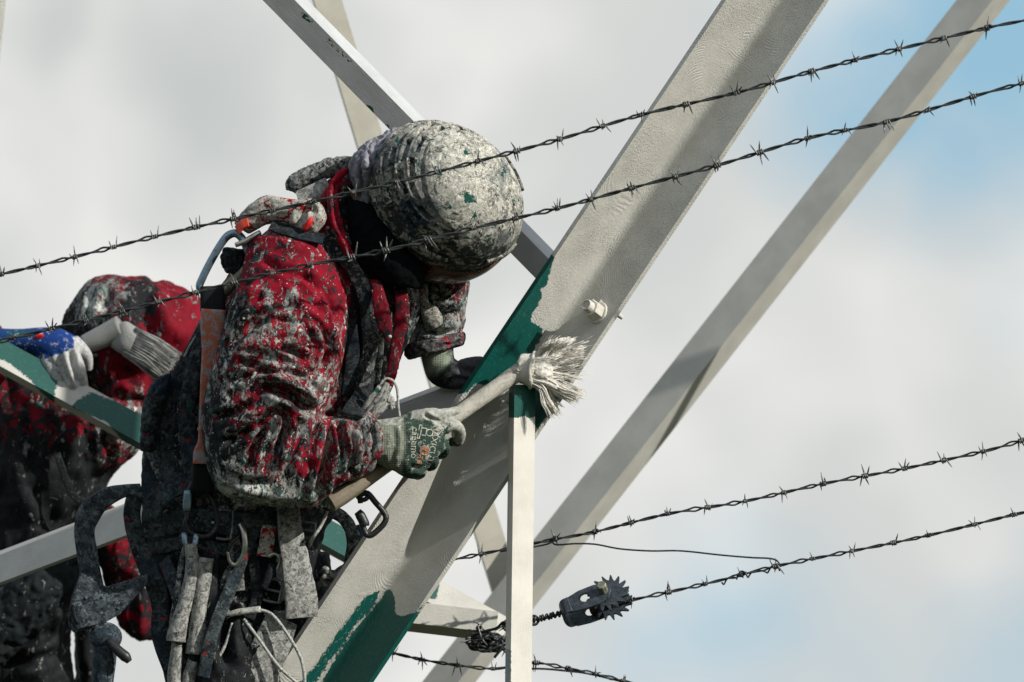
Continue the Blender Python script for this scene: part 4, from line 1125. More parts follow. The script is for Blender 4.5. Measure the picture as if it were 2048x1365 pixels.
def frame_flat(w, h, t):
    o_ = [(-w, -h), (w, -h), (w, h), (-w, h)]; i_ = [(-w+t, -h+t), (w-t, -h+t), (w-t, h-t), (-w+t, h-t)]
    return np.array([(*q, 0) for q in o_+i_]), [(k, (k+1) % 4, 4+(k+1) % 4, 4+k) for k in range(4)]
decal('emblem', frame_flat(8, 6, 1.8), (849, 862), dn, rt, gb, M['print'], glove)
decal('emblem', frame_flat(14, 3, 1.6), (841, 862), dn, rt, gb, M['print'], glove)

hand2 = [loft([((838, 668), (902, 664), -79, 34), ((838, 694), (906, 688), -77, 34), ((844, 728), (910, 722), -75, 36), ((854, 758), (932, 716), -73, 38), ((878, 776), (962, 713), -69, 36), ((915, 780), (985, 724), -63, 30), ((945, 778), (1004, 742), -57, 24)], 28, 5)]
fing2 = [([(930, 735, -100), (965, 730, -95), (995, 745, -80), (1010, 765, -60)], [14, 13, 12, 10]), ([(930, 752, -118), (972, 752, -115), (1005, 770, -95)], [14, 13, 10]), ([(915, 768, -140), (960, 772, -140), (995, 785, -118)], [13, 12, 10]), ([(890, 770, -155), (935, 782, -158), (970, 795, -140)], [12, 11, 9]),
         ([(900, 745, -95), (930, 770, -85), (955, 782, -70)], [14, 12, 9])]
Vg2, Fg2 = skin('hand', hand2+[tube(pts(*a), b, 14, 5) for a, b in fing2], 2.8, 4)
Vg2 = sculpt(Vg2, vnormals(Vg2, Fg2), [([(868, 758), (890, 735), (906, 712)], 5, -4), ([(856, 745), (885, 722), (908, 700)], 5, -3), ([(905, 720), (925, 740), (960, 745)], 6, -5), ([(885, 775), (915, 758), (960, 768)], 5, -4)])
gp2 = pixel_of(Vg2)
M['glove_l'] = knit_mat('soiled_knit_glove', (.016, .030, .024), (.26, .31, .235), (.08, .08, .09), .6)
obj('glove', (Vg2, Fg2), M['glove_l'], person, 0, True, {'dirt_shade': .9*smooth01(880, 930, gp2[:, 0]), 'rib': smooth01(758, 735, gp2[:, 1]+.55*(gp2[:, 0]-870))})['label'] = 'dark soiled glove resting on the far edge of the leg'

# turned-back cuff and pocket flap of the far sleeve
M['cuff'] = crust_mat('stiff_cuff', (.27, .26, .25), (.030, .028, .034), .45, .2, 1.0, red=.35)
V, F = crumple([loft([((812, 690), (928, 664), -78, 54), ((808, 708), (930, 676), -78, 56), ((814, 720), (926, 690), -78, 52)], 30, 4)], 3.0, 10, (24, 14, 20.), 90)
cloth_part('cuff', (V, F), M['cuff'], person)
V, F = crumple([loft([((842, 568), (856, 566), -28, 6), ((840, 610), (858, 606), -24, 7), ((841, 636), (872, 612), -22, 9), ((852, 652), (884, 630), -24, 9), ((868, 660), (886, 648), -26, 6)], 18, 5)], 2.6, 3, (20, 20, 20.), 95)
cloth_part('pocket_flap', (V, F), crust_mat('caked_flap', (.40, .39, .34), (.05, .05, .05), .75, .4, 1.0, red=.25), person)

# ------------------------------------------------------------------ harness worn over the suit
M['web'] = crust_mat('caked_webbing', (.28, .29, .28), (.010, .013, .015), .40, .35, 1.0)
M['web_dark'] = crust_mat('soaked_shaded_webbing', (.045, .058, .064), (.004, .005, .006), .34, .12, 1.0, blue=.5)  # soaked webbing, blackened further to paint chest and hip shade
M['web_red'] = crust_mat('caked_red_webbing', (.42, .42, .38), (.06, .05, .05), .78, .35, 1.1, red=.55)
M['web_grey'] = crust_mat('grey_crust_webbing', (.33, .335, .315), (.030, .034, .033), .66, .45, 1.0)
M['web_back'] = crust_mat('mottled_back_webbing', (.070, .092, .102), (.005, .008, .010), .44, .30, .8, red=.04, blue=.6)  # tone lowered to paint the back's shade into the webbing
P_, H_ = drape([(548, 450), (590, 468), (640, 486), (700, 520), (732, 580), (742, 640), (740, 700), (728, 760), (712, 815)], 10)
harness_o = obj('harness', ribbon(P_, [30, 34, 38, 40, 38, 34, 32, 30, 30], 9, H_, 6), M['web'], person, 0, True)
harness_o['label'] = 'paint stiff full body harness straps'
def strap(pl, w, t, mat, off=9, n=6, name='strap', hints=None, parent=None):
    P_, H_ = drape(pl, off)
    V, F = ribbon(P_, w, t, hints or H_, n)
    V = V+(fbm(V/12., 3, 17)[:, None]-.5)*2.6
    return obj(name, (V, F), mat, parent or harness_o, 0, True, {'dirt_shade': .2+.0*V[:, 0]}, angle=50)
def strapz(path, w, t, mat, hint=(0, 0, 1), n=6, name='strap', parent=None, wob=2.6):
    V, F = ribbon(pts(*path), w, t, hint, n)
    V = V+(fbm(V/12., 3, 23)[:, None]-.5)*wob
    return obj(name, (V, F), mat, parent or harness_o, 0, True, {'dirt_shade': .2+.0*V[:, 0]}, angle=50)
# padded roll over the far shoulder and the folded pad over the near one
V, F = crumple([tube(pts((584, 384, 10), (592, 368, 12), (625, 350, 16), (660, 336, 18), (700, 330, 20), (722, 330, 20)), [13, 20, 20, 20, 17, 11], 18, 5)], 2.8, 6, (14, 14, 14.), 101)
obj('shoulder_pad', (V, F), M['web'], harness_o, 0, True, {'dirt_shade': .35+0*V[:, 0]})
strapz([(598, 400, 60), (630, 386, 66), (660, 372, 66)], 36, 8, M['web_grey'], (.1, .5, .85), name='shoulder_pad')
pv = loft([((470, 448), (500, 470), 70, 16), ((497, 415), (535, 452), 84, 16), ((532, 393), (572, 446), 94, 15), ((572, 398), (604, 464), 104, 13), ((602, 402), (632, 470), 112, 11), ((630, 403), (650, 452), 114, 13), ((648, 414), (658, 440), 112, 8)], 24, 6, 2.6)
V, F = crumple([pv], 2.6, 4, (22, 18, 20.), 111, [([(600, 460), (608, 430), (622, 420), (640, 430)], 7, -9), ([(520, 440), (560, 425), (600, 425)], 6, 3)])
obj('shoulder_pad', (V, F), M['web_red'], harness_o, 0, True, {'dirt_shade': .3+0*V[:, 0]})
obj('strap_fold', tube(pts((612, 462, 121), (622, 446, 124), (628, 432, 122)), [5, 7, 4], 8, 4), plain_mat('bright_red_webbing', (.55, .01, .012), .6), harness_o)
strapz([(478, 462, 92), (488, 452, 96), (500, 446, 100)], 20, 6, plain_mat('orange_red_tape', (.55, .05, .02), .6), (-.3, .5, .8), name='strap_fold')
strapz([(545, 452, 104), (575, 462, 112), (615, 474, 118), (650, 480, 120)], 26, 6, M['web_dark'], (.1, .6, .8))
strap([(660, 470), (690, 490), (716, 520)], 44, 7, M['web'], 8)
# straps down the chest
strap([(735, 585), (740, 660), (738, 730), (726, 790), (706, 830)], [30, 34, 32, 36, 44], 7, M['web_dark'], 14)
strap([(752, 600), (756, 690), (748, 760)], 26, 6, M['web'], 12)
strap([(700, 640), (706, 720), (698, 790)], 30, 8, M['web_dark'], 6)
strap([(796, 580), (800, 660), (790, 740)], 18, 5, M['web_dark'], 6)
# straps over the back and hip
strap([(436, 618), (395, 690), (358, 780), (338, 880), (345, 980), (370, 1050)], [34, 40, 44, 44, 42, 40], 9, M['web_back'], 6)
strap([(415, 640), (388, 740), (376, 830), (384, 920), (402, 990)], [26, 30, 34, 36, 36], 8, M['web_back'], 16)
strap([(342, 800), (312, 880), (298, 960), (300, 1040)], [26, 32, 34, 34], 8, M['web_back'], 2)
strap([(290, 1060), (380, 1040), (470, 1046), (560, 1050), (640, 1040)], 46, 9, M['web_back'], 10)
strapz([(312, 1072, 118), (306, 1030, 126), (322, 996, 130), (352, 974, 130), (392, 962, 126)], 42, 8, M['web_back'], (-.3, .3, .9))
# long sling down the hip towards the knee
strapz([(272, 985, 86), (266, 1040, 96), (292, 1120, 106), (322, 1200, 112), (322, 1270, 112), (346, 1350, 108), (352, 1420, 106)], [34, 34, 38, 38, 34, 30, 30], 9, M['web_back'], (-.2, .1, .95))
# hanging pads
strapz([(578, 1012, 120), (584, 1070, 132), (596, 1140, 136), (604, 1190, 138), (606, 1232, 136)], [44, 50, 58, 64, 66], 17, M['web_grey'], (.25, .1, .95), name='hanging_pad', wob=4)
strapz([(566, 1236, 116), (548, 1280, 122), (524, 1340, 126), (508, 1420, 126)], [64, 74, 78, 76], 15, M['web_grey'], (.25, .15, .95), name='hanging_pad', wob=4)
strapz([(540, 1050, 118), (536, 1080, 124), (530, 1112, 126)], 30, 8, M['web_red'], (.2, .1, .95))
strapz([(430, 1060, 112), (420, 1150, 120), (430, 1250, 124)], 34, 8, M['web_dark'], (0, .1, 1))
strapz([(500, 1060, 112), (510, 1130, 116), (516, 1190, 118), (500, 1235, 118)], 22, 7, M['web_dark'], (0, .1, 1))
strapz([(470, 1128, 120), (452, 1160, 124), (448, 1210, 124), (462, 1234, 124)], 16, 6, M['web'], (0, .1, 1))
# loop of webbing round the far hip, seen against the green brace
strapz([(600, 1050, -60), (628, 1030, -110), (660, 1026, -130), (690, 1048, -140), (705, 1085, -140), (700, 1130, -130)], 30, 8, M['web'], (.35, .55, .75))
obj('buckle', tube(pts((712, 1054, -165), (716, 1074, -165), (712, 1096, -165)), [12, 15, 12], 14, 4), plain_mat('blue_anodised', (.012, .10, .22), .4, .2), harness_o)
obj('rolled_strap', tube(pts((548, 1128, 126), (540, 1150, 130), (528, 1176, 130)), [10, 10, 8], 10, 4), M['web_dark'], harness_o, 0, True)
obj('adjuster', tube(pts((538, 1112, 134), (552, 1106, 136), (562, 1118, 136), (556, 1140, 134)), 3.5, 8, 5), plain_mat('worn_steel', (.35, .34, .30), .35, .9, .2), harness_o)
def buckle(x, y, z, w, h, ang, mat):
    ca, sa_ = math.cos(math.radians(ang)), math.sin(math.radians(ang)); cs = []
    for u, v in ((-w, -h), (0, -h*1.06), (w, -h), (w, h), (0, h*1.06), (-w, h)): cs.append(p(x+u*ca-v*sa_, y+u*sa_+v*ca, z))
    V, F = tube(cs, 3.6, 8, 0, True); mm = Mesh(); mm.add(V, F); mm.add(*tube([(cs[0]+cs[5])/2, (cs[2]+cs[3])/2], 3.2, 8))
    obj('buckle', mm, mat, harness_o, angle=50)
M_bk = plain_mat('dull_buckle_steel', (.16, .17, .17), .42, .7, .3, 120, .0006, (.05, .06, .06), .5)
for bx, by, bw, bh, ba in ((332, 1008, 24, 13, -30), (452, 1048, 15, 28, 4), (600, 1058, 30, 14, 6), (300, 1150, 24, 13, 18), (548, 1180, 16, 22, 12), (392, 700, 22, 12, -62), (706, 512, 26, 14, 50)):
    P_, H_ = drape([(bx, by)], 13)
    buckle(bx, by, P_[0][2], bw, bh, ba, M_bk)
for pl, w_, m_ in (([(640, 1060), (560, 1090), (470, 1100), (380, 1085), (300, 1100)], 26, 'web_back'), ([(400, 930), (440, 1000), (470, 1080), (480, 1180)], 24, 'web'), ([(330, 1120), (360, 1190), (372, 1280), (376, 1360)], 28, 'web_back'), ([(540, 1010), (500, 1080), (470, 1160), (430, 1260), (410, 1350)], 26, 'web_back'), ([(300, 900), (330, 960), (380, 1010)], 22, 'web')):
    strap(pl, w_, 7, M[m_], 8)
# cloth lump pulled out at the back
V, F = crumple([loft([((310, 760), (345, 745), 20, 20), ((290, 800), (335, 790), 24, 26), ((284, 850), (320, 850), 24, 26), ((282, 900), (310, 905), 20, 18)], 22, 4)], 3, 12, (18, 18, 18.), 131)
obj('pouch', (V, F), M['web_back'], harness_o, 0, True, {'dirt_shade': 0*V[:, 0]})

# ------------------------------------------------------------------ tools and hardware hanging on the painter
M['alloy'] = plain_mat('blue_grey_alloy', (.20, .29, .36), .32, .75, .2, 60, .0004, (.09, .09, .08), .4)
M['brass'] = plain_mat('olive_plated', (.17, .16, .11), .4, .6, .25, 90, .0004, (.05, .05, .05), .4)
M['black_steel'] = plain_mat('black_steel', (.030, .032, .034), .42, .5, .3, 120, .0005, (.16, .16, .15), .35)
M['worn'] = plain_mat('worn_bright_steel', (.42, .41, .37), .30, .9, .2, 80, .0003, (.12, .12, .11), .35)
M['black'] = plain_mat('black_rubber', (.007, .008, .010), .7, 0, .3, 150, .0006, spec=.2)
def closed_tube(path, r, z=None, n=7, seg=12):
    P_ = [p(*q) if len(q) == 3 else p(q[0], q[1], z) for q in path]
    P_ = P_[-1:]+P_+P_[:2]
    C = catmull(P_, n)[n:-n]
    return tube(C[:-1], r, seg, 0, True)
cb_ = empty('carabiner', p(450, 530, 62)); tag(cb_, 'big blue grey carabiner standing up behind the shoulder', 'carabiner', 'carabiners on the harness')
obj('frame', tube(pts((452, 592, 76), (420, 592, 66), (402, 576, 62), (408, 556, 62), (424, 524, 62), (444, 490, 62), (458, 473, 62), (474, 468, 64), (488, 480, 68), (497, 500, 72), (506, 522, 78)), [6, 7, 8, 8, 8, 8, 8.5, 8.5, 8, 8, 7], 12, 5), M['alloy'], cb_)
obj('gate', tube(pts((508, 520, 80), (486, 548, 84), (470, 566, 86), (452, 584, 86), (440, 594, 84)), [7, 8, 12, 12, 10], 12, 3), M['brass'], cb_)
obj('gate_pin', tube(pts((439, 590, 96), (442, 592, 102)), 6, 10), M['alloy'], cb_)
obj('shackle', tube(pts((474, 492, 88), (494, 484, 90), (512, 473, 90), (524, 466, 88)), [5, 6, 6, 5], 10, 4), M['worn'], cb_)
# bundle of webbing behind the carabiner
V, F = crumple([loft([((448, 496), (492, 500), 34, 20), ((442, 520), (500, 530), 34, 24), ((452, 545), (496, 556), 36, 22)], 22, 4)], 2.8, 9, (10, 22, 14.), 141)
obj('strap_end', (V, F), M['web_dark'], harness_o, 0, True, {'dirt_shade': 0*V[:, 0]})

sa = empty('shock_absorber', p(430, 780, 110)); tag(sa, 'faded orange tear webbing lanyard hanging down the back', 'lanyard')
V, F = loft([((404, 574), (450, 572), 92, 12), ((404, 600), (454, 596), 94, 14), ((405, 626), (455, 624), 96, 14)], 20, 3, 4)
obj('end_block', (V, F), M['black'], sa)
M['orange'] = plain_mat('faded_orange_webbing', (.40, .115, .062), .8, 0, .18, 40, .0006, (.26, .25, .26), .78)
osv = loft([((407, 618), (456, 621), 104, 13), ((405, 650), (455, 655), 106, 14), ((408, 700), (452, 702), 108, 13), ((405, 760), (436, 770), 106, 12), ((404, 790), (419, 800), 104, 10), ((402, 840), (414, 846), 106, 9), ((400, 880), (412, 884), 108, 9), ((392, 900), (421, 905), 110, 10), ((390, 926), (426, 927), 110, 12)], 22, 6, 3.2)
obj('tear_webbing', osv, M['orange'], sa)
obj('end_block', loft([((389, 924), (427, 924), 96, 14), ((388, 955), (430, 955), 90, 15), ((384, 984), (432, 984), 80, 13)], 20, 3, 4), M['black'], sa)

c2 = empty('carabiner', p(400, 1040, 132)); tag(c2, 'dark carabiner under the orange lanyard with a framed lock sleeve', 'carabiner', 'carabiners on the harness')
obj('frame', tube(pts((388, 962, 132), (380, 985, 136), (378, 1030, 138), (374, 1046, 138), (384, 1064, 136), (412, 1072, 134), (432, 1060, 132), (437, 1034, 132), (428, 1000, 132), (410, 975, 130)), 5.5, 10, 6), M['black_steel'], c2)
obj('lock_sleeve', loft([((371, 980), (387, 979), 76, 8), ((369, 1000), (387, 1000), 76, 9), ((369, 1020), (385, 1020), 76, 8)], 16, 3, 4), M['alloy'], c2)
obj('pin', ellipsoid(p(429, 1044, 72), (np.array([4, 0, 0.]), np.array([0, 4, 0.]), np.array([0, 0, 4.])), 10, 8), M['alloy'], c2)

tl = empty('twin_lanyard', p(385, 1200, 140)); tag(tl, 'twin rope lanyard with paint crusted sleeves hanging at the hip', 'lanyard')
def ropey(path, r, name, mat, parent, n=7, amp=2.4, seg=16):
    V, F = tube(pts(*path), r, seg, n); nn = fbm(V/10., 3, 55)[:, None]-.5
    c = vnormals(V, [f for f in F if len(f) <= 4]); V = V+c*nn*amp
    return obj(name, (V, F), mat, parent, 0, True, {'dirt_shade': .25+0*V[:, 0]})
ropey([(384, 1086, 140), (388, 1130, 142), (380, 1180, 144), (366, 1230, 146), (358, 1262, 146), (356, 1280, 146)], [13, 14, 15, 16, 20, 20], 'sleeve', M['web_grey'], tl)
ropey([(372, 1092, 136), (365, 1130, 136), (360, 1180, 138), (350, 1230, 140), (342, 1278, 142)], [4, 6, 8, 7, 5], 'sleeve', M['web'], tl)
ropey([(414, 1114, 136), (408, 1160, 138), (402, 1210, 140), (398, 1260, 140), (394, 1306, 140)], [17, 17, 15, 19, 21], 'sleeve', M['web_grey'], tl)
ropey([(358, 1276, 144), (356, 1310, 142), (352, 1350, 140), (350, 1440, 138)], [10, 13, 14, 14], 'rope', M['web_grey'], tl)
ropey([(394, 1302, 138), (388, 1330, 138), (380, 1360, 136), (376, 1440, 134)], [12, 13, 14, 14], 'rope', M['web_grey'], tl)
obj('thimble', tube(pts((372, 1064, 138), (376, 1088, 142), (392, 1090, 142), (396, 1066, 138)), 6, 10, 4), M['alloy'], tl)

c3 = empty('carabiner', p(475, 1090, 140)); tag(c3, 'small bright snap ring hanging open at the belt', 'carabiner', 'carabiners on the harness')
obj('frame', tube(pts((482, 1046, 136), (490, 1062, 142), (493, 1090, 144), (487, 1114, 142), (474, 1128, 138), (462, 1120, 138), (458, 1100, 140)), [5, 6, 6.5, 6, 5, 4, 3], 12, 5), M['worn'], c3)
obj('gate', tube(pts((458, 1102, 140), (466, 1086, 142), (482, 1070, 142)), [3.2, 2.6, 2.4], 8, 3), M['black_steel'], c3)

ws = empty('wire_sling', p(510, 1230, 140)); tag(ws, 'pale coated wire sling looping down from a short tube', 'cable')
M['coated'] = plain_mat('paint_coated_cable', (.36, .365, .345), .7, 0, .3, 140, .0010, (.05, .06, .06), .55)
obj('ferrule', tube(pts((452, 1229, 140), (480, 1222, 144), (524, 1216, 142)), [5, 7, 6.5], 14, 4), M['coated'], ws)
obj('cable', tube(pts((522, 1217, 142), (548, 1228, 146), (580, 1270, 150), (606, 1320, 152), (612, 1380, 150), (606, 1430, 150)), 3.4, 10, 7), M['coated'], ws)
obj('cable', tube(pts((490, 1236, 138), (520, 1275, 146), (560, 1330, 150), (596, 1362, 150), (612, 1374, 150)), 3.4, 10, 7), M['coated'], ws)
obj('cable', tube(pts((468, 1244, 136), (452, 1290, 142), (430, 1330, 146), (412, 1372, 146), (400, 1430, 146)), 3.6, 10, 7), M['coated'], ws)

c4 = empty('carabiner', p(740, 1030, 60)); tag(c4, 'dark screw gate carabiner dangling below the brush handle', 'carabiner', 'carabiners on the harness')
obj('frame', tube(pts((722, 1006, 60), (722, 990, 60), (736, 986, 60), (752, 1004, 60), (769, 1024, 60), (773, 1036, 60), (766, 1050, 60), (746, 1068, 60), (734, 1068, 60), (728, 1054, 60), (722, 1040, 60)), [5, 6, 6, 6, 6, 6, 6, 6, 6, 6, 5], 12, 5), M['black_steel'], c4)
obj('screw_sleeve', tube(pts((716, 1022, 60), (722, 1030, 60), (730, 1046, 60), (731, 1051, 60)), [8, 10.5, 10.5, 9], 10, 3), M['black_steel'], c4)
obj('link', tube(pts((716, 992, 58), (726, 999, 62), (736, 994, 60), (730, 984, 56), (718, 985, 56)), 5, 8, 4), M['black_steel'], c4)

cd_ = empty('tool_cord', p(650, 1040, 70)); tag(cd_, 'thin half white cord with a black clip beside the hanging pad', 'cord')
obj('cord', tube(pts((662, 930, 84), (660, 980, 80), (657, 1018, 78), (644, 1050, 78), (628, 1074, 80), (618, 1094, 84)), 3.4, 9, 6), M['coated'], cd_)
obj('clip', loft([((632, 1000), (644, 1014), 78, 8), ((640, 1012), (656, 1020), 78, 9), ((655, 1014), (666, 1020), 78, 6)], 14, 3, 3), M['black'], cd_)

rb = empty('rope_bundle', p(775, 800, 110)); tag(rb, 'knotted grey cords and a wire loop at the chest', 'cord')
for k, path in enumerate((((728, 838, 124), (745, 815, 128), (764, 790, 126), (776, 766, 120)), ((738, 842, 126), (752, 820, 132), (768, 800, 130), (780, 772, 122)), ((722, 832, 122), (742, 800, 126), (762, 772, 122)), ((746, 836, 124), (762, 822, 128), (776, 806, 124)))):
    ropey(path, [5, 7, 7, 6][:len(path)] if len(path) == 4 else [5, 7, 5], 'cord', M['web_grey'], rb, 5, 2, 10)
obj('wire_loop', tube(pts((763, 790, 118), (764, 768, 116), (774, 757, 114), (788, 762, 110), (796, 780, 106), (798, 812, 104), (801, 836, 104), (800, 860, 104)), 2.8, 8, 6), M['coated'], rb)
V, F = crumple([tube(pts((778, 788, 108), (782, 802, 110), (786, 818, 108)), [5, 10, 6], 12, 4)], 1.6, 5, (7, 7, 7.), 151)
obj('knot', (V, F), M['web_grey'], rb, 0, True, {'dirt_shade': .4+0*V[:, 0]})

# crusted cord heaped against the leg
hp_ = empty('cord_heap', p(665, 1155, -60)); tag(hp_, 'grey paint crusted cords heaped behind the leg', 'cord')
rg = np.random.default_rng(5)
for k in range(9):
    a = k/9; path = [(632+8*a, 1150+rg.uniform(-14, 30), -60+rg.uniform(-14, 14)), (652+rg.uniform(-5, 5), 1142+rg.uniform(-4, 34), -50+rg.uniform(-20, 20)), (676+rg.uniform(-5, 5), 1136+rg.uniform(0, 26), -50+rg.uniform(-20, 20)), (706, 1118+rg.uniform(-6, 16), -70)]
    ropey(path, [4, 6, 6, 5], 'cord', M['web_grey'] if k % 3 else M['web'], hp_, 5, 2.4, 10)

# steel scaffold hook
hk = empty('scaffold_hook', p(215, 1250, 60)); tag(hk, 'large dull blue steel scaffold hook hanging beside the hip', 'hook')
M['hook'] = crust_mat('dull_hook_steel', (.125, .155, .175), (.014, .020, .026), .55, .15, .7, blue=.5)
V, F = loft([((283, 966), (292, 996), 66, 9), ((250, 968), (262, 992), 66, 10), ((215, 974), (238, 1002), 66, 10), ((178, 996), (216, 1018), 66, 10), ((158, 1022), (202, 1040), 66, 10), ((152, 1060), (193, 1062), 66, 10), ((156, 1100), (198, 1098), 66, 10), ((163, 1140), (204, 1135), 66, 10), ((166, 1165), (212, 1172), 66, 10)], 22, 6, 3.2)
obj('hook_arm', (V, F), M['hook'], hk, 0, True, {'dirt_shade': 0*np.array(V)[:, 0]})
plate = [(166, 1142), (192, 1158), (216, 1172), (262, 1158), (300, 1146), (298, 1166), (262, 1204), (244, 1226), (198, 1252), (152, 1264), (142, 1250), (140, 1230), (148, 1190)]
def prism(poly, z, t):
    n = len(poly); V = [p(x, y, z+t) for x, y in poly]+[p(x, y, z-t) for x, y in poly]
    return V, [tuple(range(n)), tuple(range(2*n-1, n-1, -1))]+[(i, (i+1) % n, (i+1) % n+n, i+n) for i in range(n)]
obj('hook_body', prism(plate, 66, 13), M['hook'], hk, 0, False, bevel=3)
obj('latch', prism([(150, 1206), (165, 1200), (180, 1226), (200, 1224), (200, 1246), (160, 1256), (148, 1240)], 82, 5), M['hook'], hk, 0, False, bevel=2)
obj('slot', loft([((149, 1212), (154, 1210), 88, 3), ((150, 1230), (158, 1230), 88, 3), ((158, 1246), (164, 1244), 88, 3)], 12, 3), M['black'], hk)
for (x, y) in ((209, 1192), (241, 1214), (176, 1194)):
    obj('rivet', ellipsoid(p(x, y, 79), (np.array([3.4, 0, 0]), np.array([0, 3.4, 0]), np.array([0, 0, 3.])), 10, 6), M['hook'], hk)
obj('knuckle', ellipsoid(p(215, 1272, 66), (np.array([33, 0, 0.]), np.array([0, 30, 0.]), np.array([0, 0, 24.])), 24, 14), M['hook'], hk)
obj('lever', tube(pts((222, 1276, 154), (240, 1296, 162), (256, 1310, 164), (264, 1320, 164)), [7, 10, 11, 6], 12, 4), M['black_steel'], hk)
obj('shaft', loft([((192, 1285), (238, 1285), 66, 20), ((188, 1320), (236, 1320), 66, 20), ((188, 1370), (230, 1370), 66, 18), ((186, 1440), (228, 1440), 66, 18)], 22, 4), M['hook'], hk)

# ------------------------------------------------------------------ the brush in use
br = empty('paint_brush', p(1030, 750, 20)); tag(br, 'long handled round paint brush loaded with cream paint against the leg', 'paint brush', 'brushes of the painters')
s = NT('painted_wood'); t_ = s.ramp(s.noise(36, 6, .7, .8), .45, .60); gr = s.noise(30, 4, .6, vec=s.vec((1, 1, 1)))
M['handle'] = s.done(s.mix(s.attr('dirt_shade'), s.mix(gr, (.12, .095, .06), (.27, .235, .17)), s.mix(t_, (.55, .53, .46), (.42, .41, .36))), .6, s.bump(s.math('ADD', s.noise(120, 6, .7), s.noise(420, 3, .6)), .0016, .8))
ha = pts((664, 1003, 128), (700, 980, 116), (760, 938, 96), (840, 882, 74), (920, 826, 54), (1000, 770, 36), (1046, 738, 26))
Pp, T_, N_ = frames(catmull(ha, 9)); rings = []
rr = np.interp(np.linspace(0, 1, len(Pp)), [0, .12, .3, .5, .8, .93, 1], [19, 19, 16.5, 15.5, 16, 17.5, 16])
for i, q in enumerate(Pp):
    B_ = np.cross(T_[i], N_[i]); f_ = smooth01(.42, .3, i/len(Pp))
    ring = []
    for a in np.linspace(0, 2*math.pi, 24, endpoint=False):
        oc = 1/max(abs(math.cos((a % (math.pi/4))-math.pi/8)), .1)*math.cos(math.pi/8)
        ring.append(q+rr[i]*(1+(oc-1)*f_)*(math.cos(a)*N_[i]+math.sin(a)*B_))
    rings.append(np.array(ring))
V, F = sweep(rings); V = V+(fbm(V/14., 3, 61)[:, None]-.5)*1.8
hx = pixel_of(V)[:, 0]
obj('handle', (V, F), M['handle'], br, 0, True, {'dirt_shade': smooth01(770, 860, hx+22*(fbm(V/16., 3, 7)-.5)*2)}, angle=50)
M['cream'] = paint_mat('wet_cream_paint', (.6, .5, .2), (.62, .60, .54), rough=.36)
def att_g(V): return {'green': np.full(len(V), -3.)}
axb = np.array([.97, -.10, .12]); axb /= np.linalg.norm(axb)          # direction of the bristles
upb = np.array([.16, .97, 0.]); upb -= axb*upb.dot(axb); upb /= np.linalg.norm(upb); dpb = np.cross(axb, upb)
hb = p(1052, 739, 24)
V, F = sweep([np.array([hb+axb*d+r*(math.cos(a)*upb*1.0+math.sin(a)*dpb*.9) for a in np.linspace(0, 2*math.pi, 40, endpoint=False)]) for d, r in ((-16, 16), (-17, 24), (-14, 28), (-8, 29), (0, 30), (8, 33), (15, 34), (19, 30), (18, 16))])
V = V+(fbm(V/10., 3, 71)[:, None]-.5)*11
obj('brush_head', (V, F), M['cream'], br, 0, True, att_g(V), angle=60)
bolt('screw', p(1036, 741, 42), (.15, .25, .95), 7, 5, br, rod=4, out=4, mat=M['cream'])
V, F = tube([hb+axb*(13+1.5*math.sin(3*a))+34.5*(math.cos(a)*upb+math.sin(a)*dpb*.9) for a in np.linspace(0, 2*math.pi, 40)[:-1]], 4.0, 10, 0, True)
obj('ring', (V+(fbm(V/7., 3, 72)[:, None]-.5)*6, F), M['cream'], br, 0, True, att_g(V), angle=60)
br_m = Mesh(); rg = np.random.default_rng(11)
def tuft(n, tips, wid, rlo=.6, rhi=1.1, r0=0, r1=30, aa=(0, 6.283), zs=14, sag=0.0, clump=7):
    """bristles from the ring towards a line of tips (picture points with depth), stuck together in clumps by paint"""
    tp = np.array([p(*q) for q in tips]); k = 0; tipc = None
    for i in range(n):
        if i % clump == 0:
            a0 = rg.uniform(*aa); r = math.sqrt(rg.uniform((r0/34)**2, 1))*r1
            u = np.clip((1-math.cos(a0)*r/34)/2+rg.normal(0, .16), 0, 1)
            tipc = np.array([np.interp(u, np.linspace(0, 1, len(tp)), tp[:, k]) for k in range(3)])+np.array([rg.normal(0, wid), rg.normal(0, wid*.6), rg.normal(0, zs)-12*math.sin(a0)])
            bend = rg.normal(0, 2.2, 3)
        a = a0+rg.normal(0, .10); rq = r+rg.normal(0, 2)
        b0 = hb+axb*14+rq*(math.cos(a)*upb+math.sin(a)*dpb)
        tip = tipc+rg.normal(0, 1.9, 3); ln = np.linalg.norm(tip-b0); tip = tip+(tip-b0)/ln*rg.normal(0, 6)
        m1 = b0+(axb*.4+(tip-b0)/ln*.6)*ln*.35+bend*.5+rg.normal(0, .6, 3); m2 = b0*.35+tip*.65+bend+rg.normal(0, 1.0, 3)+np.array([0, sag, 0])
        w = rg.uniform(rlo, rhi)
        br_m.add(*tube(catmull([b0, m1, m2, tip], 3), list(np.linspace(w, w*.4, 10)), 4))
tuft(900, [(1096, 690, 36), (1118, 684, 32), (1144, 683, 24), (1170, 691, 14)], 2.5, aa=(-1.3, 1.3), r0=2, sag=2, clump=22)
tuft(260, [(1168, 693, 12), (1158, 706, 4), (1146, 724, 0), (1150, 744, 4)], 6, aa=(-2.4, 2.4), clump=6)
tuft(480, [(1158, 758, 16), (1164, 772, 14), (1156, 790, 12), (1140, 804, 12)], 2.5, aa=(1.8, 4.5), r0=8, sag=-1, clump=20)
tuft(360, [(1130, 798, 18), (1116, 816, 18), (1100, 826, 20)], 2.5, aa=(2.3, 4.0), r0=12, sag=-1, clump=20)
tuft(60, [(1100, 676, 36), (1182, 690, 14), (1168, 740, 10), (1178, 764, 10)], 9, .3, .6, clump=1)
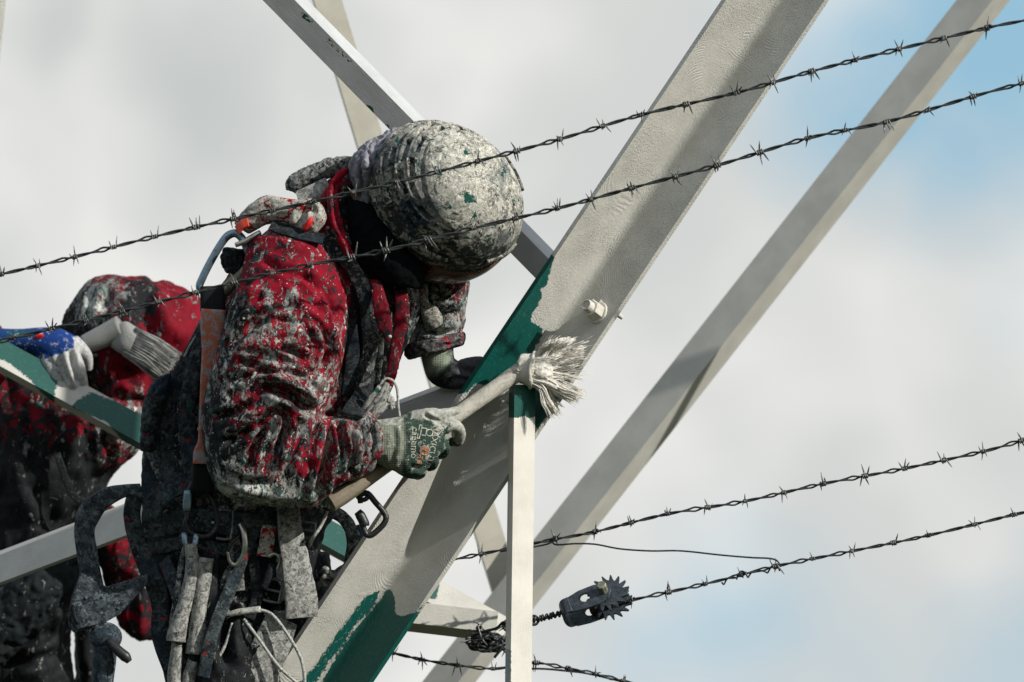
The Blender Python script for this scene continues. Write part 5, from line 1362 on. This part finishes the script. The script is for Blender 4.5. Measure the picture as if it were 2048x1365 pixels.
# paint clogging the roots
V, F = crumple([sweep([np.array([hb+axb*d+r*(math.cos(a)*upb+math.sin(a)*dpb*.85) for a in np.linspace(0, 2*math.pi, 28, endpoint=False)]) for d, r in ((8, 27), (20, 29), (34, 30), (46, 24), (54, 12))])], 2.4, 9, (26, 9, 9.), 181)
obj('wet_paint', (V, F), M['cream'], br, 0, True, att_g(V))
s = NT('paint_soaked_bristle'); t_ = s.noise(260, 3, .6)
M['bristle'] = s.done(s.mix(s.ramp(t_, .46, .66), (.76, .74, .68), (.50, .48, .42)), .55)
bo = obj('bristles', br_m, M['bristle'], br); bo['kind'] = 'stuff'

# ------------------------------------------------------------------ the second painter, bent over behind
Z2 = -1080
M['suit2'] = cloth_mat('second_work_suit', (.19, .001, .011), soot_shade_amt=.84, grey_amt=.16, green_amt=.05, white_amt=.0)  # heavy dark amount paints the shade over this figure into the cloth
def lift(st, z): return [(a, b, c+z, h) for a, b, c, h in st]
BACK = [((120, 745), (330, 815), -40, 110), ((112, 690), (395, 745), -20, 130), ((130, 640), (430, 700), 0, 135), ((146, 600), (432, 650), 0, 125), ((178, 563), (420, 612), -10, 95), ((222, 546), (340, 568), -20, 45)]
TORSO2 = [((-80, 726), (210, 760), -90, 110), ((-70, 760), (300, 790), -80, 140), ((-60, 850), (290, 870), -60, 150), ((-60, 900), (262, 915), -60, 150), ((-60, 950), (216, 958), -60, 150), ((-60, 1010), (190, 1010), -60, 140), ((-60, 1080), (150, 1080), -60, 130), ((-60, 1200), (130, 1200), -60, 110)]
SIDE2 = [((215, 740), (330, 760), 20, 70), ((200, 790), (318, 800), 20, 75), ((190, 840), (310, 850), 20, 70), ((200, 890), (270, 900), 10, 55), ((190, 930), (240, 935), 0, 40)]
ARM2 = [((-80, 650), (-90, 720), 40, 40), ((-40, 650), (-40, 716), 60, 36), ((8, 655), (4, 716), 76, 32)]
THIGH2 = [((60, 1060), (190, 1090), 40, 80), ((40, 1130), (180, 1160), 60, 80), ((10, 1200), (150, 1240), 60, 80), ((-10, 1290), (140, 1300), 50, 75), ((-10, 1420), (150, 1420), 40, 75)]
SHIN2 = [((145, 1240), (215, 1260), -40, 50), ((150, 1300), (200, 1310), -40, 50), ((150, 1420), (215, 1420), -40, 50)]
HANG2 = [((200, 1090), (310, 1070), -20, 60), ((205, 1150), (318, 1150), -20, 60), ((225, 1220), (322, 1220), -20, 55), ((245, 1262), (318, 1262), -20, 45), ((262, 1284), (306, 1282), -20, 26)]
parts2 = [loft(lift(st_, Z2), 34) for st_ in (BACK, TORSO2, SIDE2, ARM2, THIGH2, SHIN2, HANG2)]
parts2.append(tube(pts((150, 1040, Z2-40), (220, 1080, Z2-30), (280, 1140, Z2-20)), [60, 56, 50], 20, 5))
hd2 = p(300, 745, Z2-190)
body2 = [loft(lift(shrink(st_, 0, .5), Z2), 24) for st_ in (BACK, TORSO2, SIDE2, ARM2, THIGH2, SHIN2, HANG2)]
body2 += [ellipsoid(hd2, (np.array([80, -30, -30.]), np.array([-20, -110, 0.]), np.array([20, 0, 75.])), 20, 14), tube([p(240, 720, Z2-90), hd2], [44, 48], 14), tube(pts((-40, 684, Z2+60), (60, 682, Z2+80), (110, 690, Z2+96)), [24, 22, 20], 12, 4),
          tube(pts((150, 1040, Z2-40), (220, 1080, Z2-30), (280, 1140, Z2-20)), [44, 42, 38], 16, 5), ellipsoid(hd2+np.array([70, -60, 10.]), (np.array([16, 0, 0.]), np.array([0, 20, 0.]), np.array([0, 0, 14.])), 12, 8)]
Vb2, Fb2 = skin('body', body2, 10)
person2 = obj('person', (Vb2, Fb2), M['skin'], None, Z2, True, origin=p(80, 1600, Z2))
tag(person2, 'second painter bent double behind, in a red suit with one blue glove', 'person', 'painters on the tower')
V2, F2 = skin('suit', parts2, 6.5, 4)
N = vnormals(V2, F2)
V2 = V2+N*((fbm(V2/80., 3, 13)-.5)*20+((1-np.abs(fbm(V2/np.array([40, 70, 50.]), 3, 14)-.5)*2)-.78)*22)[:, None]
F2L = [([(165, 580), (150, 640), (140, 700)], 10, -12), ([(190, 575), (178, 640), (170, 690)], 10, -12), ([(225, 570), (215, 620), (205, 670)], 12, -12), ([(265, 570), (262, 620), (255, 660)], 14, 10), ([(290, 580), (300, 630), (310, 680)], 14, -16), ([(320, 610), (345, 650), (370, 690)], 16, 14),
       ([(40, 830), (70, 880), (80, 950)], 14, -14), ([(110, 820), (120, 880), (115, 950)], 14, -14), ([(170, 840), (180, 890), (170, 940)], 12, -12), ([(20, 900), (60, 1000), (90, 1060)], 16, 12), ([(230, 780), (260, 800), (300, 800)], 10, -12), ([(215, 830), (250, 840), (290, 830)], 10, -10),
       ([(20, 1150), (80, 1170), (140, 1150)], 10, -10), ([(10, 1200), (70, 1220), (140, 1200)], 10, -10), ([(0, 1260), (60, 1275), (130, 1255)], 10, -10), ([(0, 1310), (60, 1320), (130, 1300)], 10, -8)]
V2 = sculpt(V2, vnormals(V2, F2), F2L)
V2 = relax(V2, F2, 1, .4)
p2 = pixel_of(V2)
d2_ = .75*blob(p2, 200, 600, 50, 50)+.7*blob(p2, 265, 850, 70, 60)
s2_ = .0+.75*blob(p2, 290, 610, 34, 50)+.45*blob(p2, 160, 640, 40, 80)+.55*smooth01(830, 930, p2[:, 1])*(p2[:, 0] < 210)-1.0*blob(p2, 375, 640, 75, 90)-.35*blob(p2, 230, 590, 50, 50)-.5*blob(p2, 275, 820, 60, 60)+.9*smooth01(1080, 1150, p2[:, 1])*smooth01(190, 160, p2[:, 0])  # painted shade: dark left and lower body, bright right of the hump
obj('work_suit', (V2, F2), M['suit2'], person2, Z2, True, {'dirt_shade': d2_, 'soak_shade': s2_})['label'] = 'red work suit with shade painted dark below the hunched back'
# blue glove with white dipped fingers hooked over the brace
zg = Z2+250
M['blue'] = knit_mat('blue_knit_glove', (.008, .050, .25), (.012, .10, .08), (.52, .52, .50), .55)
hand3 = [loft([((-90, 656), (-86, 706), zg, 28), ((-20, 656), (-16, 706), zg+2, 30), ((36, 658), (34, 706), zg+6, 32), ((80, 655), (72, 712), zg+10, 34), ((118, 656), (96, 728), zg+14, 34), ((150, 672), (122, 728), zg+16, 30), ((168, 690), (150, 728), zg+14, 24)], 26, 5),
         tube(pts((88, 708, zg+22), (102, 730, zg+34), (116, 762, zg+36), (124, 788, zg+26)), [15, 14, 13, 10], 14, 5), tube(pts((112, 704, zg+26), (132, 726, zg+44), (145, 762, zg+46), (150, 790, zg+32)), [15, 14, 12.5, 9.5], 14, 5),
         tube(pts((138, 696, zg+22), (156, 724, zg+34), (166, 758, zg+34), (170, 784, zg+22)), [15, 13, 11.5, 9], 14, 5), tube(pts((145, 684, zg+6), (164, 700, zg+4), (174, 716, zg-6), (176, 740, zg-20)), [17, 14, 12, 9], 14, 5), tube(pts((70, 700, zg+4), (90, 740, zg-8), (100, 770, zg-30)), [16, 14, 10], 14, 5)]
V3, F3 = skin('hand', hand3, 3.0, 3)
V3 = sculpt(V3, vnormals(V3, F3), [([(118, 700), (126, 730), (142, 770)], 5, -9), ([(140, 694), (150, 730), (160, 770)], 5, -9), ([(100, 712), (120, 712), (150, 700)], 6, 3)])
p3 = pixel_of(V3)
obj('glove', (V3, F3), M['blue'], person2, zg, True, {'dirt_shade': 1.5*smooth01(706, 730, p3[:, 1]+.30*(p3[:, 0]-110))+.45*smooth01(140, 158, p3[:, 0])+.1, 'rib': .9*blob(p3, 40, 668, 30, 8)})['label'] = 'blue glove with white dipped fingers'
obj('badge', ellipsoid(p(81, 674, zg+44), (np.array([10, 2, 0.]), np.array([0, 6, 3.]), np.array([0, 0, 3.])), 14, 8), plain_mat('red_badge', (.55, .01, .015), .5), person2, zg)
# dark arm and ribbed cuff low at the edge
ropey2 = [tube(pts((166, 1086, Z2+60), (130, 1120, Z2+90), (90, 1170, Z2+110), (40, 1220, Z2+110), (-30, 1290, Z2+100)), [36, 44, 52, 56, 58], 22, 6)]
V4, F4 = crumple(ropey2, 4.5, 16, (26, 22, 22.), 171)
obj('trouser_leg', (V4, F4), cloth_mat('dark_trousers', (.012, .017, .019), grey_amt=.06, green_amt=.05, white_amt=.0), person2, Z2, True, {'dirt_shade': 0*V4[:, 0], 'soak_shade': 0*V4[:, 0]})  # near-black cloth with few flecks
for k in range(3):
    x = 8+k*17
    obj('rolled_strap', tube(pts((x, 1172, Z2+130), (x+6, 1196, Z2+134), (x+2, 1222, Z2+132)), [7, 8, 6], 10, 4), M['web'], person2, Z2)
obj('harness', ribbon(pts((120, 905, Z2+110), (150, 985, Z2+110), (178, 1010, Z2+90), (150, 1060, Z2+90)), 14, 5, (0, 0, 1), 6), M['web_dark'], person2, Z2)

b2 = empty('paint_brush', p(280, 700, Z2+200)); tag(b2, 'grey flat brush laid over the back of the second painter', 'paint brush', 'brushes of the painters')
zb = Z2+210
M['grey_paint'] = paint_mat('grey_paint_film', (.8, 0, -.5), (.27, .275, .265), rough=.5)
V, F = tube(pts((170, 690, zb-6), (196, 678, zb), (222, 666, zb+4), (244, 656, zb+8)), [20, 22, 24, 26], 18, 5)
obj('handle', (V, F), M['grey_paint'], b2, zb, True, att_g(np.array(V)))
V, F = loft([((236, 648), (222, 694), zb+4, 18), ((252, 643), (232, 702), zb+6, 26), ((266, 650), (242, 708), zb+8, 29), ((280, 660), (256, 714), zb+8, 28)], 24, 4, 2.6)
obj('brush_head', (V, F), M['grey_paint'], b2, zb, True, att_g(np.array(V)))
bm2 = Mesh(); rg = np.random.default_rng(3)
for _ in range(900):
    u = rg.uniform(0, 1); w = rg.uniform(-1, 1)*24; e = rg.normal(0, .03)
    a = p(272-26*u, 656+54*u, zb+8+w); c = p(354-34*(u+e)+rg.normal(0, 5), 710+50*(u+e)+rg.normal(0, 3), zb+10+w*1.1)
    bm2.add(*tube([a, a*.5+c*.5+np.array([1.5, 3.5, 0])+rg.normal(0, 1.2, 3), c], [1.6, 1.3, .6], 4))
s = NT('grey_bristle'); gq = s.noise(40, 4, .7)
o = obj('bristles', bm2, s.done(s.mix(s.ramp(gq, .35, .65), (.30, .305, .295), (.10, .105, .105)), .6), b2, zb); o['kind'] = 'stuff'
